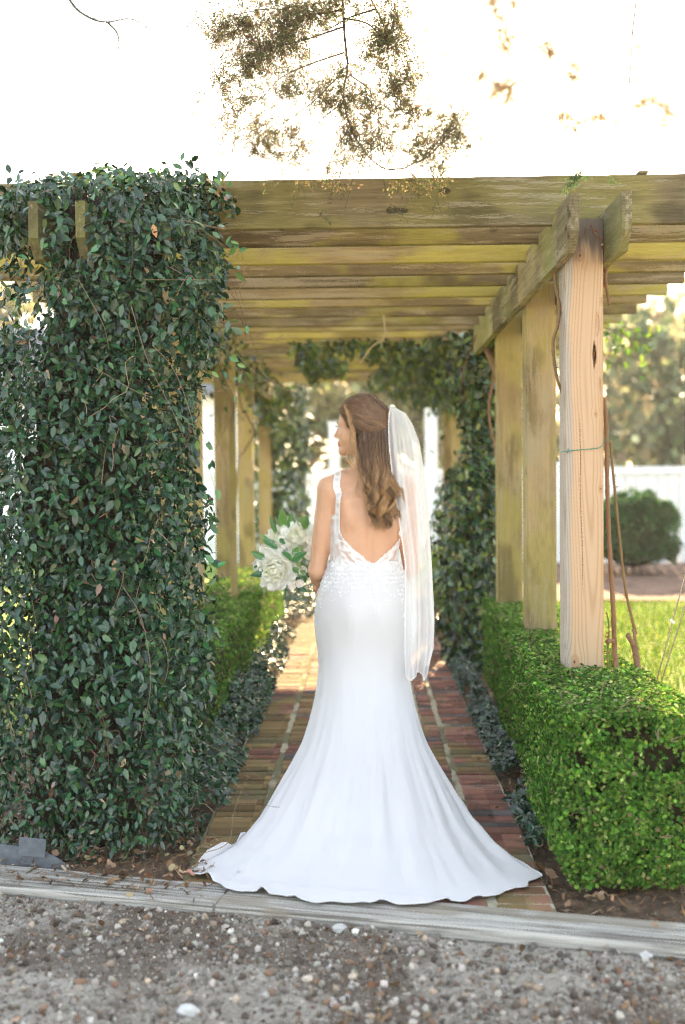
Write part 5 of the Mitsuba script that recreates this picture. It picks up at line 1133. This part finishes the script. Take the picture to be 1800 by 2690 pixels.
# --- lace back: two panels and straps lying on the skin
def lace_op(p, n, uv):
    u, v = uv.x, uv.y                                   # metres across from the trimmed edge, metres along
    d1, d2, r = voronoi(u * 62 + 0.6 * noise(u * 90, v * 90), v * 62)
    ang = dr.atan2(noise(u * 210, v * 210, 3) - .5, noise(u * 210, v * 210, 9) - .5)
    flower = smoothstep(0.50, 0.40, d1 + 0.16 * (noise(u * 330, v * 330, 5) - .5))
    vein = smoothstep(0.10, 0.05, d2 - d1)
    trim = smoothstep(0.0085, 0.0065, u)
    hole = smoothstep(0.06, 0.14, noise(u * 420, v * 420, 8))
    return dr.clip(dr.maximum(trim, dr.maximum(flower * hole * 0.95, vein * 0.9)) + 0.08, 0, 1)
scene['lace'] = {'type': 'mask', 'opacity': mikit.proc(lace_op), 'bsdf': {'type': 'twosided', 'b': pr((0.84, 0.83, 0.82), 0.6, specular=.3, sheen=.3)}}
def panel(edge, side, zlo, zhi, name):
    """From the trimmed V edge (display x by y) round the side of the body to the front."""
    rows, uvs = [], []
    for z in np.linspace(zlo, zhi, 40):
        x0 = np.interp(z, [q[1] for q in edge], [q[0] for q in edge]); x0 += .0022 * math.sin(z * 420)
        cx, cy, a_, b_ = (np.interp(z, TOR[:, 0], TOR[:, k]) for k in (1, 2, 3, 4))
        t0 = math.acos(np.clip((x0 - cx) / (a_ + .004), -1, 1)); t1 = math.pi * (0.5) if False else None
        wid = .029 / a_ + np.clip((1.215 - z) / .085, 0, 1) ** 1.5 * 4; ts = np.linspace(-t0, max(-math.pi - .9, -t0 - wid), 34) if side < 0 else np.linspace(-t0, min(.9, -t0 + wid * 3), 34)
        p_ = np.stack([cx + (a_ + .012) * np.cos(ts), cy + (b_ + .012) * np.sin(ts), z + 0 * ts], 1)
        for _ in range(5):
            g_ = gradient(torso, p_); g_[:, 2] = 0; p_ -= unit(g_) * (torso(p_) - .0045)[:, None] * .9
        rows.append(p_); d_ = np.concatenate([[0], np.cumsum(np.linalg.norm(np.diff(p_, axis=0), axis=1))]); uvs.append(np.c_[d_, np.full(34, z)])
    v = np.array(rows).reshape(-1, 3); i, j = np.meshgrid(np.arange(39), np.arange(33), indexing='ij'); a_ = (i * 34 + j).ravel()
    q_ = np.stack([a_, a_ + 34, a_ + 35, a_ + 1], 1); part(gk_, name, mikit.ply((v, np.vstack([q_[:, :3], q_[:, [0, 2, 3]]])), 'lace', smooth=True, uv=np.array(uvs).reshape(-1, 2)))
EL = [(ex(x_), 1.39 - (y_ - 1084.5) * .001818) for x_, y_ in ((852, 1293), (833, 1272), (810, 1254), (788, 1229), (779, 1206), (772, 1178))][::1]
EL = sorted(EL, key=lambda q: q[1]); ER = sorted([(ex(x_), 1.39 - (y_ - 1084.5) * .001818) for x_, y_ in ((848, 1293), (866, 1276), (893, 1252), (908, 1236), (918, 1225), (922, 1215))], key=lambda q: q[1])
panel(EL, -1, 1.000, 1.222, 'lace_panel'); panel(ER, 1, 1.000, 1.150, 'lace_panel')
def strap(pts, name):
    c_ = spline(pts, 60); rows, uvs = [], []; L = np.concatenate([[0], np.cumsum(np.linalg.norm(np.diff(c_, axis=0), axis=1))])
    c_ = onto(c_, .004); t_ = unit(np.gradient(c_, axis=0)); n_ = gradient(body_sdf, c_); w_ = unit(np.cross(t_, n_))
    for k_, o_ in enumerate(np.linspace(-1, 1, 9)):
        half = .0145 + .0016 * np.sin(L * 420 + (0 if o_ < 0 else 2)); p_ = onto(c_ + w_ * (half * o_)[:, None], .0045, 4); rows.append(p_); uvs.append(np.c_[half * (1 - abs(o_)), L])
    v = np.array(rows).reshape(-1, 3); i, j = np.meshgrid(np.arange(8), np.arange(59), indexing='ij'); a_ = (i * 60 + j).ravel(); q_ = np.stack([a_, a_ + 60, a_ + 61, a_ + 1], 1)
    part(gk_, name, mikit.ply((v, np.vstack([q_[:, :3], q_[:, [0, 2, 3]]])), 'lace', smooth=True, uv=np.array(uvs).reshape(-1, 2)))
strap([B(765, 1222, 4.66), B(766, 1190, 4.66), B(767, 1160, 4.655), B(768, 1130, 4.655), B(770, 1100, 4.67), B(771, 1078, 4.72), B(771, 1076, 4.77), B(774, 1100, 4.83), B(778, 1150, 4.85)], 'shoulder_strap')
strap([B(922, 1228, 4.70), B(925, 1205, 4.71), B(926, 1180, 4.71), B(922, 1140, 4.68), B(917, 1105, 4.68), B(912, 1078, 4.72), B(912, 1076, 4.77), B(906, 1100, 4.83), B(900, 1150, 4.85)], 'shoulder_strap')

# --- veil
def tulle(p, n, uv): return 0.40 + 0.32 * smoothstep(0.38, 0.68, fbm(uv.x * 46, uv.y * 1.1, 2, 3)) + 0.06 * noise(uv.x * 400, uv.y * 200)
scene['tulle'] = {'type': 'mask', 'opacity': mikit.proc(tulle), 'bsdf': {'type': 'principledthin', 'base_color': {'type': 'rgb', 'value': [.95, .95, .96]}, 'roughness': .6, 'diff_trans': 1.0, 'eta': 1.3}}
DY = [932, 945, 970, 1010, 1080, 1180, 1290, 1420, 1500, 1548]
VXL = [894, 891, 889, 890, 897, 912, 928, 926, 926, 929]; VXR = [904, 928, 944, 959, 970, 979, 986, 992, 990, 980]
YL = [4.672, 4.665, 4.655, 4.645, 4.622, 4.585, 4.572, 4.560, 4.575, 4.585]; YM = [4.68, 4.655, 4.635, 4.61, 4.585, 4.565, 4.560, 4.555, 4.565, 4.57]; YR = [4.71, 4.72, 4.73, 4.735, 4.74, 4.74, 4.74, 4.74, 4.74, 4.74]
VL, HL = [], []
S = np.linspace(0, 1, 120)
nrow = 90
for dy in np.linspace(932, 1548, nrow):
    f = lambda q: np.interp(dy, DY, q)
    t = (dy - 932) / 616; xl, xr = f(VXL), f(VXR); g = np.clip(t * 3, 0, 1)
    s1 = np.clip(S / .62, 0, 1); s2 = np.clip((S - .62) / .38, 0, 1)
    x = xl + (xr - xl) * np.sin(s1 * math.pi / 2) ** .9 - s2 * (18 + 46 * g) * (s2 > 0)
    y = np.where(s1 < .6, f(YL) + (f(YM) - f(YL)) * s1 / .6, f(YM) + (f(YR) - f(YM)) * np.clip((s1 - .6) / .4, 0, 1) ** 1.5) + s2 * (.05 + .10 * g)
    ph = S * 58 + 3 * np.sin(S * 9) + t * 1.2
    y = y + .0105 * g * np.sin(ph) * (.4 + .6 * np.sin(S * 13 + 1) ** 2); x = x + 2.6 * g * np.cos(ph * .93 + .7) * (s1 > .05) * (s1 < .97)
    dyy = dy + np.where(t > .9, 10 * (t - .9) / .1 * np.sin(S * 21), 0) - 66 * s2 * t - 30 * np.clip((s1 - .72) / .28, 0, 1) * np.clip((t - .8) / .2, 0, 1)
    VL.append([B(a_, b_, c_) for a_, b_, c_ in zip(x, dyy, y)])
VL = np.array(VL); i, j = np.meshgrid(np.arange(nrow - 1), np.arange(119), indexing='ij'); a_ = (i * 120 + j).ravel(); q_ = np.stack([a_, a_ + 120, a_ + 121, a_ + 1], 1)
uvv = np.stack(np.broadcast_arrays(S[None], np.linspace(0, 1, nrow)[:, None]), -1).reshape(-1, 2)
vk_ = part(pe, 'veil', mikit.ply((VL.reshape(-1, 3), np.vstack([q_[:, :3], q_[:, [0, 2, 3]]])), 'tulle', smooth=True, uv=uvv))
def beads(line, step, r, name):
    L = np.concatenate([[0], np.cumsum(np.linalg.norm(np.diff(line, axis=0), axis=1))]); t = np.arange(0, L[-1], step); p_ = np.stack([np.interp(t, L, line[:, k]) for k in range(3)], 1); n_ = len(p_)
    a, b, c = frames(rl, np.tile([0, 0, 1.0], (n_, 1)), [1.0, 0, 0], 0, 0); part(vk_, name, mikit.ply(scatter((ico1.vertices, ico1.faces), p_, a, b, c, r * rl.uniform(.8, 1.15, n_)), 'pearl', smooth=True), kind='stuff')
beads(VL[:60, 0] + [0, -.002, 0], .0066, .0030, 'edge_pearls'); beads(VL[-1] + [0, -.001, 0], .007, .0020, 'hem_pearls'); beads(VL[58:, 0], .009, .0016, 'edge_pearls')
part(vk_, 'comb', mikit.ply(tube(spline([B(893, 930, 4.655), B(899, 928, 4.68), B(903, 931, 4.71)], 12), .0045, 8), 'pearl', smooth=True))
# ------------------------------------------------------------------ the bouquet
rq = np.random.default_rng(101)
bq = thing('bouquet', 'bouquet of big white chrysanthemums and green leaves held at the left of the bride', 'bouquet')
PET = []
xs = np.linspace(0, 1, 6)
for curl in (.5, .95, 1.3):
    w = np.array([.34, .50, .60, .66, .60, .34]); v = []
    for x_, w_ in zip(xs, w):
        z = curl * x_ ** 2 * .5
        v += [(x_, -w_ * .5, z + .10 * w_), (x_, 0, z), (x_, w_ * .5, z + .10 * w_)]
    f = []
    for k_ in range(5):
        for m_ in (0, 1): a_ = k_ * 3 + m_; f += [(a_, a_ + 3, a_ + 4), (a_, a_ + 4, a_ + 1)]
    PET.append((np.array(v), np.array(f)))
def mum(dx, dy, D, rad, axis, label):
    c0 = at(dx, dy, D); ax = unit(axis); n = 330
    k = np.arange(n); t = (k + .5) / n
    pol = 1.95 * t ** .60; az = k * 2.39996 + rq.normal(size=n) * .15
    u0 = unit(np.cross(ax, [.2, .1, 1])); v0 = np.cross(ax, u0)
    d = np.cos(pol)[:, None] * ax + np.sin(pol)[:, None] * (np.cos(az)[:, None] * u0 + np.sin(az)[:, None] * v0); d = unit(d + rq.normal(size=(n, 3)) * .11)
    c_ = unit(ax[None] - d * (d @ ax)[:, None] + rq.normal(size=(n, 3)) * .15); b_ = np.cross(c_, d)
    L = rad * np.interp(t, [0, .3, .7, 1], [.42, .62, .80, .92]) * rq.uniform(.82, 1.16, n); base = c0 - ax * rad * .25 + d * rad * np.interp(t, [0, .4, 1], [.30, .26, .10])[:, None]
    col = np.array([.965, .96, 0.935]) - (1 - t[:, None]) ** 3 * np.array([.05, .04, .18]) + rq.normal(size=(n, 1)) * .02
    ms = []; cv = np.where(t < .35, 2, np.where(t < .75, 1, 0))
    for q in range(3):
        s = cv == q; ms.append(scatter(PET[q], base[s], d[s], b_[s], c_[s], L[s], rq.uniform(.50, .72, s.sum()), col[s]))
    part(bq, 'chrysanthemum', cply(join(ms), 'petal'), label=label)
mum(684, 1234, 4.99, .084, [-.15, -.85, .55], 'white chrysanthemum nearest the arm'); mum(634, 1302, 4.98, .092, [-.35, -.90, -.10], 'large white chrysanthemum lowest in the bouquet'); mum(645, 1238, 5.03, .082, [-.55, -.75, .40], 'white chrysanthemum half behind the other two')
def lily(dx, dy, D, r, axis):
    c0 = at(dx, dy, D); ax = unit(axis); u0 = unit(np.cross(ax, [.2, .1, 1])); v0 = np.cross(ax, u0); az = np.arange(6) * math.pi / 3 + rq.uniform(0, 1)
    d = unit(ax * .75 + .8 * (np.cos(az)[:, None] * u0 + np.sin(az)[:, None] * v0)); c_ = unit(ax[None] - d * (d @ ax)[:, None]); 
    k = part(bq, 'small_flower', cply(scatter(PET[0], np.tile(c0, (6, 1)), d, np.cross(c_, d), c_, r * rq.uniform(.85, 1.1, 6), rq.uniform(.8, 1.1, 6), np.tile([.9, .87, .82], (6, 1))), 'petal'))
for q in ((692, 1296, 4.96, .040, [.2, -.8, -.5]), (700, 1268, 4.97, .032, [.3, -.9, .2]), (668, 1332, 4.97, .036, [.1, -.8, -.6]), (682, 1328, 4.96, .034, [.4, -.8, -.4]), (702, 1240, 4.98, .036, [.4, -.8, .3]), (600, 1296, 4.99, .045, [-.9, -.5, .1]), (612, 1262, 5.0, .04, [-.8, -.5, .4])): lily(*q)
BL = [(.06, .20, .045), (.13, .28, .065), (.04, .16, .05), (.20, .32, .12)]
nn = 12; X = np.linspace(0, 1, nn)
def bleaf(p0, p1, width, ci, face, curve=.12):
    d = p1 - p0; L = np.linalg.norm(d); a_ = d / L; c_ = unit(np.asarray(face, float) - a_ * (np.asarray(face) @ a_)); b_ = np.cross(c_, a_)
    prof = np.sin(np.pi * X ** .85) ** .8 * width; v = []
    for x_, w_ in zip(X, prof):
        o = p0 + a_ * x_ * L + c_ * (-curve * L * (x_ - .3) ** 2)
        for s in (-1, -.5, 0, .5, 1): v.append(o + b_ * w_ * s + c_ * w_ * (.30 * abs(s)))
    f = []
    for i_ in range(nn - 1):
        for m_ in range(4): q = i_ * 5 + m_; f += [(q, q + 5, q + 6), (q, q + 6, q + 1)]
    part(bq, 'leaf', cply((np.array(v), np.array(f), np.tile(np.array(BL[ci]) * rq.uniform(.85, 1.2), (len(v), 1))), 'vine_leaf'))
for (x0, y0), (x1, y1), w, ci, D in [((664, 1215), (668, 1172), .017, 0, 5.02), ((610, 1280), (574, 1262), .015, 0, 4.98), ((618, 1248), (596, 1222), .014, 1, 5.0), ((652, 1206), (645, 1163), .024, 1, 5.02), ((690, 1212), (702, 1178), .028, 1, 4.98), ((632, 1222), (618, 1180), .011, 0, 5.0), ((636, 1255), (604, 1232), .016, 2, 4.97), ((612, 1285), (578, 1300), .009, 0, 4.99),
                                    ((620, 1310), (572, 1316), .018, 2, 4.97), ((612, 1325), (604, 1362), .009, 3, 5.0), ((606, 1318), (592, 1352), .007, 3, 5.0), ((645, 1262), (672, 1284), .015, 0, 4.93), ((668, 1286), (702, 1262), .019, 0, 4.925),
                                    ((668, 1268), (690, 1250), .014, 1, 4.935), ((692, 1265), (684, 1246), .012, 3, 4.93), ((690, 1300), (672, 1278), .010, 3, 4.94), ((672, 1335), (706, 1357), .012, 2, 4.98), ((655, 1335), (650, 1372), .007, 0, 4.99),
                                    ((700, 1305), (680, 1320), .012, 1, 4.95), ((640, 1232), (652, 1246), .010, 0, 4.96), ((690, 1310), (700, 1335), .014, 2, 4.99), ((600, 1262), (580, 1272), .006, 0, 5.0), ((668, 1300), (690, 1312), .014, 1, 4.95), ((645, 1210), (628, 1180), .007, 3, 5.03)]:
    bleaf(at(x0, y0, D), at(x1, y1, D - .01), w, ci, [rq.normal() * .35, -1, .35 + rq.normal() * .3])
st = []
for i in range(11):
    o = rq.normal(size=3) * .011; st.append(tube([HAX0 + o - unit(HAX1 - HAX0) * .05, HAX0 + o, HAX1 + o * 1.4, at(650, 1270, 5.05) + rq.normal(size=3) * .035], .0036, 6))
part(bq, 'stems', mikit.ply(join(st), mat('stem_green', pr((.10, .20, .06), .5)), smooth=True), kind='stuff')
w_ = HAX0 + (HAX1 - HAX0) * np.linspace(-.12, .62, 14)[:, None]; part(bq, 'ribbon', mikit.ply(tube(w_, .0165, 14), 'embroidery', smooth=True))
# ------------------------------------------------------------------ haze
scene['haze_air'] = {'type': 'homogeneous', 'albedo': {'type': 'rgb', 'value': [.95, .95, .95]}, 'sigma_t': 0.0012}
solo('haze', {'type': 'cube', 'to_world': T().translate([0, 36, 8.5]).scale([124, 95, 9.8]), 'bsdf': {'type': 'null'}, 'interior': ref('haze_air')}, 'thin sunlit haze in the air', 'haze', kind='stuff')
scene['camera']['medium'] = ref('haze_air')
